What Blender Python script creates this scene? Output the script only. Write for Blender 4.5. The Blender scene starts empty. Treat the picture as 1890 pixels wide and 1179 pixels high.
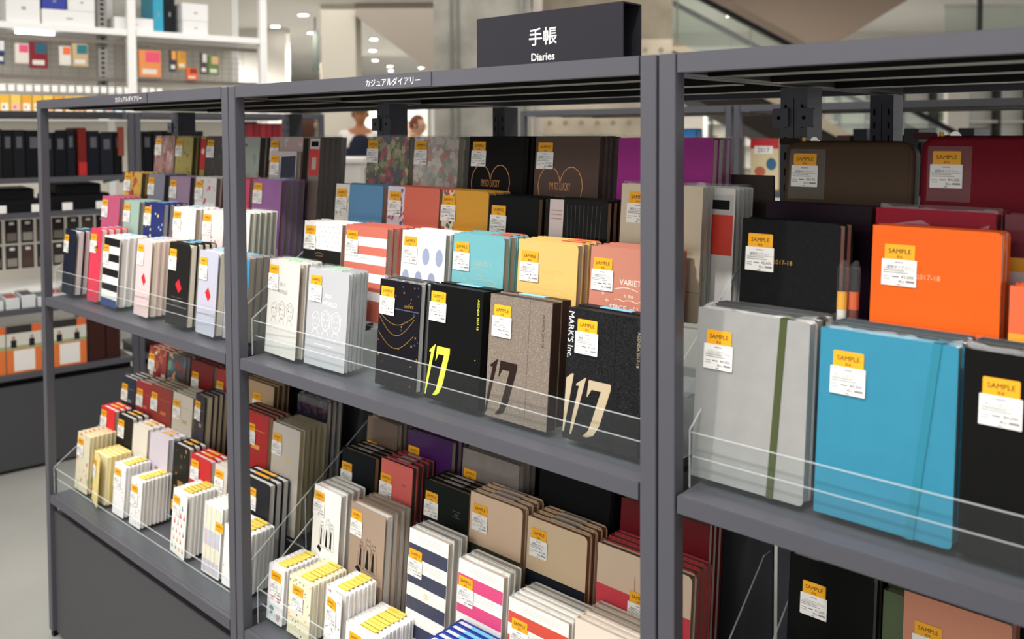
import bpy, math, random
from mathutils import Matrix, Vector
R = math.radians
SC = bpy.context.scene
COL = SC.collection
rng = random.Random(7)

# ------------------------------------------------------------------ camera
cam_d = bpy.data.cameras.new('camera')
cam = bpy.data.objects.new('camera', cam_d); COL.objects.link(cam)
cam_d.sensor_fit = 'HORIZONTAL'; cam_d.sensor_width = 36.0
cam_d.lens = 36.0 * 1598.58 / 1890.0
cam_d.shift_x = 0.0
cam_d.shift_y = -(589.5 - 304.04) / 1890.0
cam_d.clip_start = 0.02; cam_d.clip_end = 100
yaw, pitch, roll = R(41.636), R(-2.0855), R(-0.264)
F0 = Vector((-math.sin(yaw), math.cos(yaw), 0)); R0 = Vector((math.cos(yaw), math.sin(yaw), 0)); U0 = Vector((0, 0, 1))
F1 = F0 * math.cos(pitch) + U0 * math.sin(pitch); U1 = U0 * math.cos(pitch) - F0 * math.sin(pitch)
R1 = R0 * math.cos(roll) + U1 * math.sin(roll); U2 = U1 * math.cos(roll) - R0 * math.sin(roll)
mw = Matrix((R1, U2, -F1)).transposed().to_4x4(); mw.translation = Vector((1.4668, -0.8553, 1.3119))
cam.matrix_world = mw
cam_d.dof.use_dof = True; cam_d.dof.focus_distance = 1.32; cam_d.dof.aperture_fstop = 4.9
SC.camera = cam

# ------------------------------------------------------------------ colour management, world
SC.view_settings.view_transform = 'Standard'
try: SC.view_settings.look = 'None'
except Exception: pass
SC.view_settings.exposure = 0.0
SC.view_settings.gamma = 1.0
SC.view_settings.use_curve_mapping = False
try:
    SC.cycles.transparent_max_bounces = 16; SC.cycles.max_bounces = 8
except Exception: pass
wd = bpy.data.worlds.new('shop_ambient'); SC.world = wd; wd.use_nodes = True  # even ambient fill in place of the rest of the bright shop
bg = wd.node_tree.nodes['Background']
bg.inputs[0].default_value = (1.0, 0.98, 0.965, 1); bg.inputs[1].default_value = 1.35

# ------------------------------------------------------------------ lights (spots of the ceiling tracks, and area fills added to brighten the shop)
def spot(x, y, z, tx, ty, tz, power, size=72, blend=.5, rad=.04, col=(1, .97, .935)):
    d = bpy.data.lights.new('spot_beam', 'SPOT'); d.energy = power; d.spot_size = R(size); d.spot_blend = blend
    d.shadow_soft_size = rad; d.color = col
    o = bpy.data.objects.new('spot_beam', d); COL.objects.link(o); o.location = (x, y, z)
    o.rotation_euler = (Vector((tx, ty, tz)) - Vector((x, y, z))).to_track_quat('-Z', 'Y').to_euler()
    return o
TRACK = [(-1.15, 30), (-0.35, 84), (0.45, 90), (1.25, 70)]
BEAMS = [spot(x, -1.05, 2.57, x + .12, .10, .85, e) for x, e in TRACK]
def area(x, y, z, sx, sy, power, col=(1, .96, .9), rot=(0, 0, 0)):  # area lamp without a fixture, added as fill under the ceiling
    d = bpy.data.lights.new('fill_light', 'AREA'); d.shape = 'RECTANGLE'; d.size = sx; d.size_y = sy; d.energy = power; d.color = col
    o = bpy.data.objects.new('fill_light', d); COL.objects.link(o); o.location = (x, y, z); o.rotation_euler = rot
    return o
area(-2.6, -1.0, 2.6, 1.2, 3.0, 70)
area(0.3, -3.3, 2.6, 3.4, 1.2, 70)  # added in front to lift the shaded upper rows
area(0.25, -.50, 2.62, 3.2, .35, 32)  # added overhead to lighten the shelf and stack tops
area(-0.2, 1.25, 2.6, 4.0, .5, 34)
area(-4.4, 5.4, 2.6, 5.0, 5.0, 120)
area(-2.9, 1.9, 2.6, .8, 2.2, 26)  # added to brighten the white rack
area(-7.5, 8.5, 2.6, 6.0, 6.0, 170)
area(-1.5, 10.5, 4.1, 7.0, 5.0, 240)
area(-8.0, 16.0, 2.6, 8.0, 4.0, 250)

# ------------------------------------------------------------------ materials
def lin(h):
    h = h.lstrip('#'); v = [int(h[i:i+2], 16) / 255 for i in (0, 2, 4)]
    return tuple((c / 12.92 if c <= .04045 else ((c + .055) / 1.055) ** 2.4) for c in v) + (1,)
_M = {}
def M(h, rough=.55, coat=0., metal=0., spec=.4, kind='', h2=None, scale=60, bump=0.):
    k = (h, rough, coat, metal, spec, kind, h2, scale, bump)
    if k in _M: return _M[k]
    m = bpy.data.materials.new('finish_' + h.lstrip('#') + ('_' + kind if kind else '')); m.use_nodes = True
    nt = m.node_tree; b = nt.nodes['Principled BSDF']
    dk = max(lin(h)[:3])
    if dk < .045 and not metal: spec = min(spec, .10); coat = min(coat, .15)
    elif dk < .20 and not metal: spec = min(spec, .22); coat = min(coat, .22)
    b.inputs['Base Color'].default_value = lin(h); b.inputs['Roughness'].default_value = rough
    b.inputs['Metallic'].default_value = metal; b.inputs['Specular IOR Level'].default_value = spec
    b.inputs['Coat Weight'].default_value = coat; b.inputs['Coat Roughness'].default_value = .08
    L = nt.links.new
    if kind or bump:
        tc = nt.nodes.new('ShaderNodeTexCoord')
    if kind == 'mottle':
        n = nt.nodes.new('ShaderNodeTexNoise'); n.inputs['Scale'].default_value = scale; n.inputs['Detail'].default_value = 5
        L(tc.outputs['Object'], n.inputs['Vector'])
        mx = nt.nodes.new('ShaderNodeMix'); mx.data_type = 'RGBA'; mx.inputs[6].default_value = lin(h); mx.inputs[7].default_value = lin(h2 or h)
        L(n.outputs['Fac'], mx.inputs[0]); L(mx.outputs[2], b.inputs['Base Color'])
    elif kind == 'glitter':
        v = nt.nodes.new('ShaderNodeTexVoronoi'); v.inputs['Scale'].default_value = scale
        L(tc.outputs['Object'], v.inputs['Vector'])
        sp = nt.nodes.new('ShaderNodeSeparateColor'); L(v.outputs['Color'], sp.inputs[0])
        r = nt.nodes.new('ShaderNodeValToRGB'); r.color_ramp.elements[0].position = .80; r.color_ramp.elements[0].color = lin(h)
        r.color_ramp.elements[1].position = .97; r.color_ramp.elements[1].color = lin(h2)
        L(sp.outputs[0], r.inputs[0]); L(r.outputs[0], b.inputs['Base Color'])
    elif kind == 'pages':
        w = nt.nodes.new('ShaderNodeTexNoise'); w.inputs['Scale'].default_value = 1
        mp = nt.nodes.new('ShaderNodeMapping'); mp.inputs['Scale'].default_value = (3, 900, 3)
        L(tc.outputs['Object'], mp.inputs[0]); L(mp.outputs[0], w.inputs['Vector'])
        mx = nt.nodes.new('ShaderNodeMix'); mx.data_type = 'RGBA'; mx.inputs[6].default_value = lin(h); mx.inputs[7].default_value = lin(h2)
        L(w.outputs['Fac'], mx.inputs[0]); L(mx.outputs[2], b.inputs['Base Color'])
    elif kind == 'concrete':
        n = nt.nodes.new('ShaderNodeTexNoise'); n.inputs['Scale'].default_value = scale; n.inputs['Detail'].default_value = 6
        L(tc.outputs['Object'], n.inputs['Vector'])
        r = nt.nodes.new('ShaderNodeValToRGB'); r.color_ramp.elements[0].position = .35; r.color_ramp.elements[0].color = lin(h2)
        r.color_ramp.elements[1].position = .65; r.color_ramp.elements[1].color = lin(h)
        L(n.outputs['Fac'], r.inputs[0]); L(r.outputs[0], b.inputs['Base Color'])
    if bump:
        n2 = nt.nodes.new('ShaderNodeTexNoise'); n2.inputs['Scale'].default_value = 900; L(tc.outputs['Object'], n2.inputs['Vector'])
        bp = nt.nodes.new('ShaderNodeBump'); bp.inputs['Strength'].default_value = bump; bp.inputs['Distance'].default_value = .0006
        L(n2.outputs['Fac'], bp.inputs['Height']); L(bp.outputs[0], b.inputs['Normal'])
    _M[k] = m
    return m
def floral(base, cols, scale=90, thr=.42, rough=.35, coat=.4, seed=0.):
    """all-over print: blobs and leaves of a few colours on a ground"""
    k = ('floral', base, tuple(cols), scale, thr, rough, coat, seed)
    if k in _M: return _M[k]
    m = bpy.data.materials.new('print_' + base.lstrip('#')); m.use_nodes = True
    nt = m.node_tree; b = nt.nodes['Principled BSDF']; L = nt.links.new
    b.inputs['Roughness'].default_value = rough; b.inputs['Coat Weight'].default_value = coat; b.inputs['Coat Roughness'].default_value = .1
    tc = nt.nodes.new('ShaderNodeTexCoord'); mp = nt.nodes.new('ShaderNodeMapping'); mp.inputs['Location'].default_value = (seed, 0, seed * .7)
    mp.inputs['Scale'].default_value = (1, .05, .8); L(tc.outputs['Object'], mp.inputs[0])
    nz = nt.nodes.new('ShaderNodeTexNoise'); nz.inputs['Scale'].default_value = scale * 1.6; L(mp.outputs[0], nz.inputs['Vector'])
    ad = nt.nodes.new('ShaderNodeVectorMath'); ad.operation = 'MULTIPLY_ADD'
    ad.inputs[1].default_value = (1.3 / scale,) * 3; L(nz.outputs['Color'], ad.inputs[0]); L(mp.outputs[0], ad.inputs[2])
    v = nt.nodes.new('ShaderNodeTexVoronoi'); v.inputs['Scale'].default_value = scale; L(ad.outputs[0], v.inputs['Vector'])
    sp = nt.nodes.new('ShaderNodeSeparateColor'); L(v.outputs['Color'], sp.inputs[0])
    cr = nt.nodes.new('ShaderNodeValToRGB'); cr.color_ramp.interpolation = 'CONSTANT'
    el = cr.color_ramp.elements
    while len(el) < len(cols): el.new(.5)
    for i, c in enumerate(cols): el[i].position = i / len(cols); el[i].color = lin(c)
    L(sp.outputs[0], cr.inputs[0])
    lt = nt.nodes.new('ShaderNodeMath'); lt.operation = 'LESS_THAN'; lt.inputs[1].default_value = thr; L(v.outputs['Distance'], lt.inputs[0])
    mx = nt.nodes.new('ShaderNodeMix'); mx.data_type = 'RGBA'; mx.inputs[6].default_value = lin(base)
    L(lt.outputs[0], mx.inputs[0]); L(cr.outputs[0], mx.inputs[7]); L(mx.outputs[2], b.inputs['Base Color'])
    _M[k] = m
    return m
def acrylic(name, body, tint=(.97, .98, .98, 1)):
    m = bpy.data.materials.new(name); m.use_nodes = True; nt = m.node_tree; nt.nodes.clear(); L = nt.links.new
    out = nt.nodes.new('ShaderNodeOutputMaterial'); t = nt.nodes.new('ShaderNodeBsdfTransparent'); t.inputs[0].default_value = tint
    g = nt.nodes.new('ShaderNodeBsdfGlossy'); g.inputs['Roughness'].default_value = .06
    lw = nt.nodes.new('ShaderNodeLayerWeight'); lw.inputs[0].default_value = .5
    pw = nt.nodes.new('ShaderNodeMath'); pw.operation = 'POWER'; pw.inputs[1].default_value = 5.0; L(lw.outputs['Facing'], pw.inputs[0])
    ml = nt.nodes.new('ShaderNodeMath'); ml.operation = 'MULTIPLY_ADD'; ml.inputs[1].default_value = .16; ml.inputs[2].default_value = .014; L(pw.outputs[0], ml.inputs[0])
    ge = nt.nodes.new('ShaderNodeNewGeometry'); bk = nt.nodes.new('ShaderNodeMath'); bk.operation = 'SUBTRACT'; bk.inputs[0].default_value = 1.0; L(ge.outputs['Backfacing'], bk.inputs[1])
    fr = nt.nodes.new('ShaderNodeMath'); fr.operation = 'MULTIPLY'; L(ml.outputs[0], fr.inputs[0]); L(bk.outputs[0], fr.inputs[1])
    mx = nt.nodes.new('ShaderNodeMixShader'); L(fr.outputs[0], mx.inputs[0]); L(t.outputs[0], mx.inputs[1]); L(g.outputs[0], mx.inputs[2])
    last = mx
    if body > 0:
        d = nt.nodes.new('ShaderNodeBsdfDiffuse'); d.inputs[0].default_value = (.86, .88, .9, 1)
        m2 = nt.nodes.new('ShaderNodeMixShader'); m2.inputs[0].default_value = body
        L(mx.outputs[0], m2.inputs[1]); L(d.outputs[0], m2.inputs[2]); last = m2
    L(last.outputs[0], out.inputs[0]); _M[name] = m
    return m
def glow(name, col, e):
    m = bpy.data.materials.new(name); m.use_nodes = True; b = m.node_tree.nodes['Principled BSDF']
    b.inputs['Base Color'].default_value = col; b.inputs['Emission Color'].default_value = col; b.inputs['Emission Strength'].default_value = e
    return m
ACR = acrylic('clear_acrylic', 0.008); ACE = acrylic('acrylic_edge', .26); FILM = acrylic('clear_film', 0.03); CRUMP = acrylic('film_crumple', .22)  # edge acrylic is whitened to paint the light its edges catch
GLASS = acrylic('balustrade_glass', .10, (.86, .90, .86, 1))
GREY = M('#55555c', .34, spec=.55, bump=.15); GREYD = M('#3d3d41', .42, spec=.4); PANEL = M('#4a4a4d', .5, spec=.25); BLACK = M('#141414', .35)
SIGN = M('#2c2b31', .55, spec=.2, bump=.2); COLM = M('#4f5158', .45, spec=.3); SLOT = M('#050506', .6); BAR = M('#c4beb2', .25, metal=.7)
INK = M('#1d1a1a', .6); WHITE = M('#f2f0ec', .6); PAPER = M('#f4f2ee', .6); PAGES = M('#d9cdbd', .75, kind='pages', h2='#b7a899'); PAGEW = M('#eeece8', .75, kind='pages', h2='#cfcac3')
YEL = M('#f6ae1e', .5); TABY = M('#f8dc66', .55); GOLD = M('#c79a45', .35, metal=.6); COPPER = M('#d0915c', .35, metal=.6); FINE = M('#8c8a8a', .6)

# ------------------------------------------------------------------ mesh helper
_txt = {}
def glyphs(s, res=2, bold=0.):
    if (s, res, bold) not in _txt:
        c = bpy.data.curves.new('lettering', 'FONT'); c.body = s; c.size = 1; c.resolution_u = res; c.offset = bold
        o = bpy.data.objects.new('lettering', c); COL.objects.link(o)
        me = bpy.data.meshes.new_from_object(o.evaluated_get(bpy.context.evaluated_depsgraph_get()))
        vs = [(v.co.x, v.co.y) for v in me.vertices]; fs = [tuple(p.vertices) for p in me.polygons]
        bpy.data.objects.remove(o); bpy.data.curves.remove(c); bpy.data.meshes.remove(me)
        x0 = min(v[0] for v in vs); x1 = max(v[0] for v in vs)
        _txt[s, res, bold] = ([(x - x0, y) for x, y in vs], fs, x1 - x0)
    return _txt[s, res, bold]
def rrect(x0, z0, x1, z1, r, seg=4, corners=(1, 1, 1, 1)):
    """rounded rectangle; corners: bottom-start, bottom-end, top-end, top-start"""
    P = []
    for (cx, cz, a0, on) in ((x0, z0, 180, corners[0]), (x1, z0, 270, corners[1]), (x1, z1, 0, corners[2]), (x0, z1, 90, corners[3])):
        if not on or r <= 0: P.append((cx, cz)); continue
        ox = cx + (r if cx == x0 else -r); oz = cz + (r if cz == z0 else -r)
        for i in range(seg + 1):
            a = R(a0 + 90 * i / seg); P.append((ox + r * math.cos(a), oz + r * math.sin(a)))
    return P
class MB:
    def __init__(s): s.v = []; s.f = []; s.mi = []; s.m = []; s.X = None
    def mat(s, m):
        if m not in s.m: s.m.append(m)
        return s.m.index(m)
    def add(s, vs, fs, m):
        n = len(s.v); k = s.mat(m)
        if s.X is not None: vs = [tuple(s.X @ Vector(v)) for v in vs]
        s.v += [tuple(v) for v in vs]; s.f += [tuple(i + n for i in f) for f in fs]; s.mi += [k] * len(fs)
        return s
    def box(s, x0, x1, y0, y1, z0, z1, m):
        V = [(x, y, z) for z in (z0, z1) for y in (y0, y1) for x in (x0, x1)]
        return s.add(V, [(0, 2, 3, 1), (4, 5, 7, 6), (0, 1, 5, 4), (2, 6, 7, 3), (0, 4, 6, 2), (1, 3, 7, 5)], m)
    def bbox(s, x0, x1, y0, y1, z0, z1, m, b=.002):
        """box with chamfered vertical and top edges seen from the front (rounded plan, chamfered top)"""
        P = rrect(x0, y0, x1, y1, b, 2); n = len(P)
        Q = rrect(x0 + b * .6, y0 + b * .6, x1 - b * .6, y1 - b * .6, b * .6, 2)
        V = [(x, y, z0) for x, y in P] + [(x, y, z1 - b * .6) for x, y in P] + [(x, y, z1) for x, y in Q]
        Fs = [tuple(range(n))[::-1], tuple(range(2 * n, 3 * n))]
        for k in (0, n): Fs += [(k + i, k + (i + 1) % n, k + n + (i + 1) % n, k + n + i) for i in range(n)]
        return s.add(V, Fs, m)
    def plate(s, P, y0, y1, m):
        """outline in x,z extruded along y"""
        n = len(P); V = [(x, y0, z) for x, z in P] + [(x, y1, z) for x, z in P]
        return s.add(V, [tuple(range(n)), tuple(range(n, 2 * n))[::-1]] + [(i, i + n, (i + 1) % n + n, (i + 1) % n) for i in range(n)], m)
    def plate_x(s, P, x0, x1, m):
        """outline in y,z extruded along x"""
        n = len(P); V = [(x0, y, z) for y, z in P] + [(x1, y, z) for y, z in P]
        return s.add(V, [tuple(range(n))[::-1], tuple(range(n, 2 * n))] + [(i, (i + 1) % n, (i + 1) % n + n, i + n) for i in range(n)], m)
    def cyl(s, p, q, r0, m, r1=None, n=12):
        p = Vector(p); q = Vector(q); d = (q - p).normalized(); r1 = r0 if r1 is None else r1
        a = d.orthogonal().normalized(); b = d.cross(a)
        V = [tuple(c + (a * math.cos(2 * math.pi * i / n) + b * math.sin(2 * math.pi * i / n)) * r) for c, r in ((p, r0), (q, r1)) for i in range(n)]
        return s.add(V, [tuple(range(n))[::-1], tuple(range(n, 2 * n))] + [(i, (i + 1) % n, (i + 1) % n + n, i + n) for i in range(n)], m)
    def tube(s, pts, r, m, n=8):
        for a, b in zip(pts, pts[1:]): s.cyl(a, b, r, m, n=n)
        return s
    # --- flat print on a front face (local y looks away from the viewer); k is the layer
    def pr(s, P, m, k=1): return s.add([(x, -k * 1.2e-4, z) for x, z in P], [tuple(range(len(P)))], m)
    def prect(s, x0, z0, x1, z1, m, k=1): return s.pr([(x0, z0), (x1, z0), (x1, z1), (x0, z1)], m, k)
    def pdisc(s, x, z, rx, rz, m, k=1, n=14): return s.pr([(x + rx * math.cos(2 * math.pi * i / n), z + rz * math.sin(2 * math.pi * i / n)) for i in range(n)], m, k)
    def ppath(s, P, w, m, k=1):
        for (x0, z0), (x1, z1) in zip(P, P[1:]):
            d = math.hypot(x1 - x0, z1 - z0) or 1e-9; nx, nz = -(z1 - z0) / d * w / 2, (x1 - x0) / d * w / 2
            s.pr([(x0 - nx, z0 - nz), (x1 - nx, z1 - nz), (x1 + nx, z1 + nz), (x0 + nx, z0 + nz)], m, k)
        return s
    def ptext(s, t, x, z, size, m, k=1, rot=0, ctr=True, sx=1., res=2, bold=0.):
        vs, fs, w = glyphs(t, res, bold); c, q = math.cos(R(rot)), math.sin(R(rot)); o = w * sx / 2 if ctr else 0
        V = []
        for a, b in vs:
            a = (a * sx - o) * size; b = b * size; V.append((x + a * c - b * q, -k * 1.2e-4, z + a * q + b * c))
        return s.add(V, fs, m)
    def build(s, name, parent=None, loc=None, rot=None, smooth=False):
        me = bpy.data.meshes.new(name); me.from_pydata(s.v, [], s.f)
        for m in s.m: me.materials.append(m)
        me.polygons.foreach_set('material_index', s.mi)
        if smooth: me.polygons.foreach_set('use_smooth', [True] * len(s.f))
        me.update()
        o = bpy.data.objects.new(name, me); COL.objects.link(o)
        if parent is not None: o.parent = parent
        if loc: o.location = loc
        if rot: o.rotation_euler = rot
        return o
def tag(o, label, cat, group=None):
    o['label'] = label; o['category'] = cat
    if group: o['group'] = group
    return o
def thing(name, label, cat, loc=(0, 0, 0), rot=(0, 0, 0), group=None):
    o = bpy.data.objects.new(name, None); COL.objects.link(o); o.location = loc; o.rotation_euler = rot
    o.empty_display_size = .02
    return tag(o, label, cat, group)
def struct(o): o['kind'] = 'structure'; return o
def bevel(o, w, seg=2):
    md = o.modifiers.new('edge', 'BEVEL'); md.width = w; md.segments = seg; md.limit_method = 'ANGLE'; md.angle_limit = R(40); return o
# ------------------------------------------------------------------ room
P_ = 0.93; W_ = .0222; G_ = .0015
CAM_YAW = R(41.636)          # camera yaw, reused as the axes the hall pieces are laid out on
def flat(name, x0, x1, y0, y1, z, th, m, rot=None):
    o = MB().box(x0, x1, y0, y1, z, z + th, m).build(name, rot=rot); return struct(o)
FLOORM = M('#9c9c98', .32, spec=.4, kind='concrete', h2='#8c8c88', scale=.9)
CEIL = M('#e6e4e0', .8); WALLC = M('#d4d0c8', .8); WALLB = M('#c9c3ba', .8)
flat('floor', -22, 16, -6, 30, -.1, .1, FLOORM)

# ------------------------------------------------------------------ shelving bay (own posts, beams, shelves, plinth); local x along the front, y into the depth
def bay(label, loc, rz=0., shelves=(.38, .896), top=1.4016, width=P_, depth=.80, columns=True, group=None, lip=True, back=True, plinth=True, shelf_depth=.36):
    t = thing('shelving_bay', label, 'shelving', loc, (0, 0, rz), group)
    a = G_; b = G_ + W_; c = width - G_ - W_; d = width - G_
    for x0, x1 in ((a, b), (c, d)):
        MB().bbox(x0, x1, 0, .021, 0.018, top, GREY, .0018).build('post', t)
        MB().box(x0 + .004, x1 - .004, .004, .017, 0.0, .018, BLACK).build('post_foot', t)
    i0, i1 = b + .002, c - .002
    m = MB(); m.box(i0, i1, .0005, .018, top - .022, top - .0012, GREY); m.box(i0, i1, .0015, .018, top - .0012, top, GREY); m.build('front_beam', t)
    MB().box(i0, i1, depth - .02, depth, top - .022, top, GREY).build('back_beam', t)
    for x in (a, c): MB().box(x, x + W_, .0212, depth, top - .022, top - .001, GREY).build('side_beam', t)
    MB().box(i0, i1, .02, depth - .02, top - .010, top - .004, BLACK).build('top_panel', t)
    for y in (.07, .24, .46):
        m = MB(); m.box(i0, i1, y, y + .030, top - .0235, top - .0105, BLACK); m.box(i0, i1, y + .003, y + .006, top - .0245, top - .0236, BAR); m.box(i0, i1, y + .023, y + .026, top - .0245, top - .0236, BAR)  # pale strips drawn in as lines of reflected light under the top
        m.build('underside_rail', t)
    for z in shelves:
        m = MB(); j0, j1 = i0 + .0008, i1 - .0008
        m.box(j0, j1, .001, .0095, z - .0205, z - .0012, GREY); m.box(j0 + .0004, j1 - .0004, .002, .0095, z - .0012, z, GREY)
        m.box(j0, j1, .0095, .0108, z - .0205, z - .0015, GREYD); m.box(j0, j1, .0108, shelf_depth, z - .012, z - .0006, GREY)
        m.build('shelf', t)
        for x in (j0 + .004, j1 - .012): MB().plate_x([(.03, z - .012), (shelf_depth, z - .012), (shelf_depth, z - .05), (.10, z - .024)], x, x + .003, GREYD).build('shelf_bracket', t)
    if plinth:
        MB().box(i0, i1, .010, .030, .014, min(shelves) - .046, PANEL).build('plinth_panel', t)
        MB().box(i0, i1, .034, .05, .014, min(shelves) - .021, BLACK).build('plinth_recess', t)
        MB().box(i0, i1, .05, depth, 0, .05, BLACK).build('plinth_foot', t)
    if back: MB().box(i0, i1, .366, .372, min(shelves) - .02, max(shelves) - .02, GREYD).build('back_panel', t)
    if columns:
        for y0, y1 in ((.372, .425), (.745, .795)):
            m = MB(); m.box(-.0205, .0205, y0, y1, 0, top - .0245, COLM)
            for k in range(16):
                z = top - .055 - k * .0235
                for x in (-.0125, .0125): m.box(x - .0018, x + .0018, y0 - .0003, y0 + .0004, z - .0055, z + .0055, SLOT)
            m.box(-.0006, .0006, y0 - .0003, y0 + .0003, .9, top - .04, SLOT)
            col = m.build('slotted_column', t)
            if y0 < .5:
                for x in (-.030, .008):
                    q = MB(); q.plate(rrect(x, top - .083, x + .024, top - .055, .003), y0 - .007, y0 - .0004, COLM); q.cyl((x + .010, y0 - .0072, top - .069), (x + .010, y0 - .0062, top - .069), .003, SLOT)
                    q.build('bracket', col)
    return t
bay('grey shelving bay at the far end holding slim diaries and lip-decorated covers', (-P_, 0, 0))
bay('grey shelving bay below the Diaries sign, between two pairs of posts', (0, 0, 0))
bay('grey shelving bay with the grey, turquoise and orange notebooks', (P_, 0, 0))

def header(t, s, x, z, size, loc=None, name='header_strip', label='', seam=None, x0=0, x1=0):
    pass
# lettering strips lying on the front beams
for bx, xs, label in ((-P_, (-.8985, -.3195, -.469, .127), 'grey header strip with white lettering on the far bay beam'), (0, (.0315, .5525, .405, .126), 'grey header strip with white lettering on the beam under the Diaries sign')):
    m = MB(); m.X = Matrix.Translation((0, -.0011, 0))
    m.box(xs[0], xs[1], 0, .0014, 1.3802, 1.4005, GREY)
    m.ptext('カジュアルダイアリー', xs[2], 1.3852, xs[3] / 9.9, WHITE, ctr=False, res=3, bold=.006)
    tag(m.build('header_strip'), label, 'sign')
# sign box on top of the middle bay
t = thing('sign_box', 'dark grey sign box reading Diaries standing on the middle bay', 'sign', (.626, .018, 1.402))
sw = .2445; sh = .0685
m = MB(); m.box(0, sw, 0, .002, 0, sh, SIGN)
vs = m.ptext('手帳', .119, .0266, .0243, WHITE, res=4, bold=.006); m.ptext('Diaries', .119, .0048, .0140, WHITE, res=4, bold=.012); m.build('front_panel', t)
MB().box(0, sw, .002, .040, sh - .002, sh, SIGN).build('top_panel', t)
MB().box(0, sw, .038, .040, 0, sh - .002, SIGN).build('back_panel', t)
MB().box(.004, .006, .002, .038, 0, sh - .002, SIGN).build('inner_web', t)

# ------------------------------------------------------------------ stepped acrylic displays
def display(label, x0, x1, zs, rows, top, lips=(.066, .036), y1=.362, yl=.0285):
    t = thing('acrylic_display', label, 'display stand', (x0, 0, zs)); w = x1 - x0
    MB().box(.002, w - .002, yl, y1, .0006, .003, ACR).build('base_plate', t)
    for k, h in enumerate(lips):
        y = yl + k * .0045
        l = MB().box(.001, w - .001, y, y + .0022, .003, h, ACR).build('front_lip', t)
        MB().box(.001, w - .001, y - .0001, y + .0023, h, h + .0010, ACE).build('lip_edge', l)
    for (y, z), nx in zip(rows, list(rows[1:]) + [(y1, 0)]):
        z -= zs
        if z > .012:
            s = MB().box(.003, w - .003, y - .002, nx[0] - .003, z - .0062, z - .0036, ACR); s.box(.003, w - .003, y - .003, y - .001, .004, z - .0036, ACR)
            e = s.build('step', t)
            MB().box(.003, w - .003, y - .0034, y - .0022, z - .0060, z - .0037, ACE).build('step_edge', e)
    for x in (0, w - .0022):
        pn = MB().plate_x([(yl - .0025, .0008), (y1, .0008), (y1, top), (y1 - .02, top), (yl - .0025, lips[0] + .004)], x, x + .0022, ACR).build('end_panel', t)
        m = MB(); c = x + .0011
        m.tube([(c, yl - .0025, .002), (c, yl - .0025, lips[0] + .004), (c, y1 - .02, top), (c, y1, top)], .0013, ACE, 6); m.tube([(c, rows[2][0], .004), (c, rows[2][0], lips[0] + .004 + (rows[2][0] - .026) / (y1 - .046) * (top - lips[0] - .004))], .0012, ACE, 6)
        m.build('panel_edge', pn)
RU = [(.045, .903), (.125, .975), (.205, 1.045), (.283, 1.115)]; RU1 = [(.040, .903), (.125, .975), (.200, 1.045), (.278, 1.115)]
RL = [(.045, .387), (.132, .410), (.205, .460), (.270, .510)]; RL1 = [(.055, .387), (.122, .410), (.178, .460), (.255, .510)]
for k, (nm, ru, rl) in enumerate((('far', RU1, RL1), ('middle', RU, RL), ('near', RU, RL))):
    x0 = (k - 1) * P_ + .0272; x1 = k * P_ - .0272
    display(f'clear stepped acrylic display on the upper shelf of the {nm} bay', x0, x1, .896, ru, .285)
    display(f'clear stepped acrylic display on the lower shelf of the {nm} bay', x0, x1, .380, rl, .30, yl=.014 if k == 0 else .0315)
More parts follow.
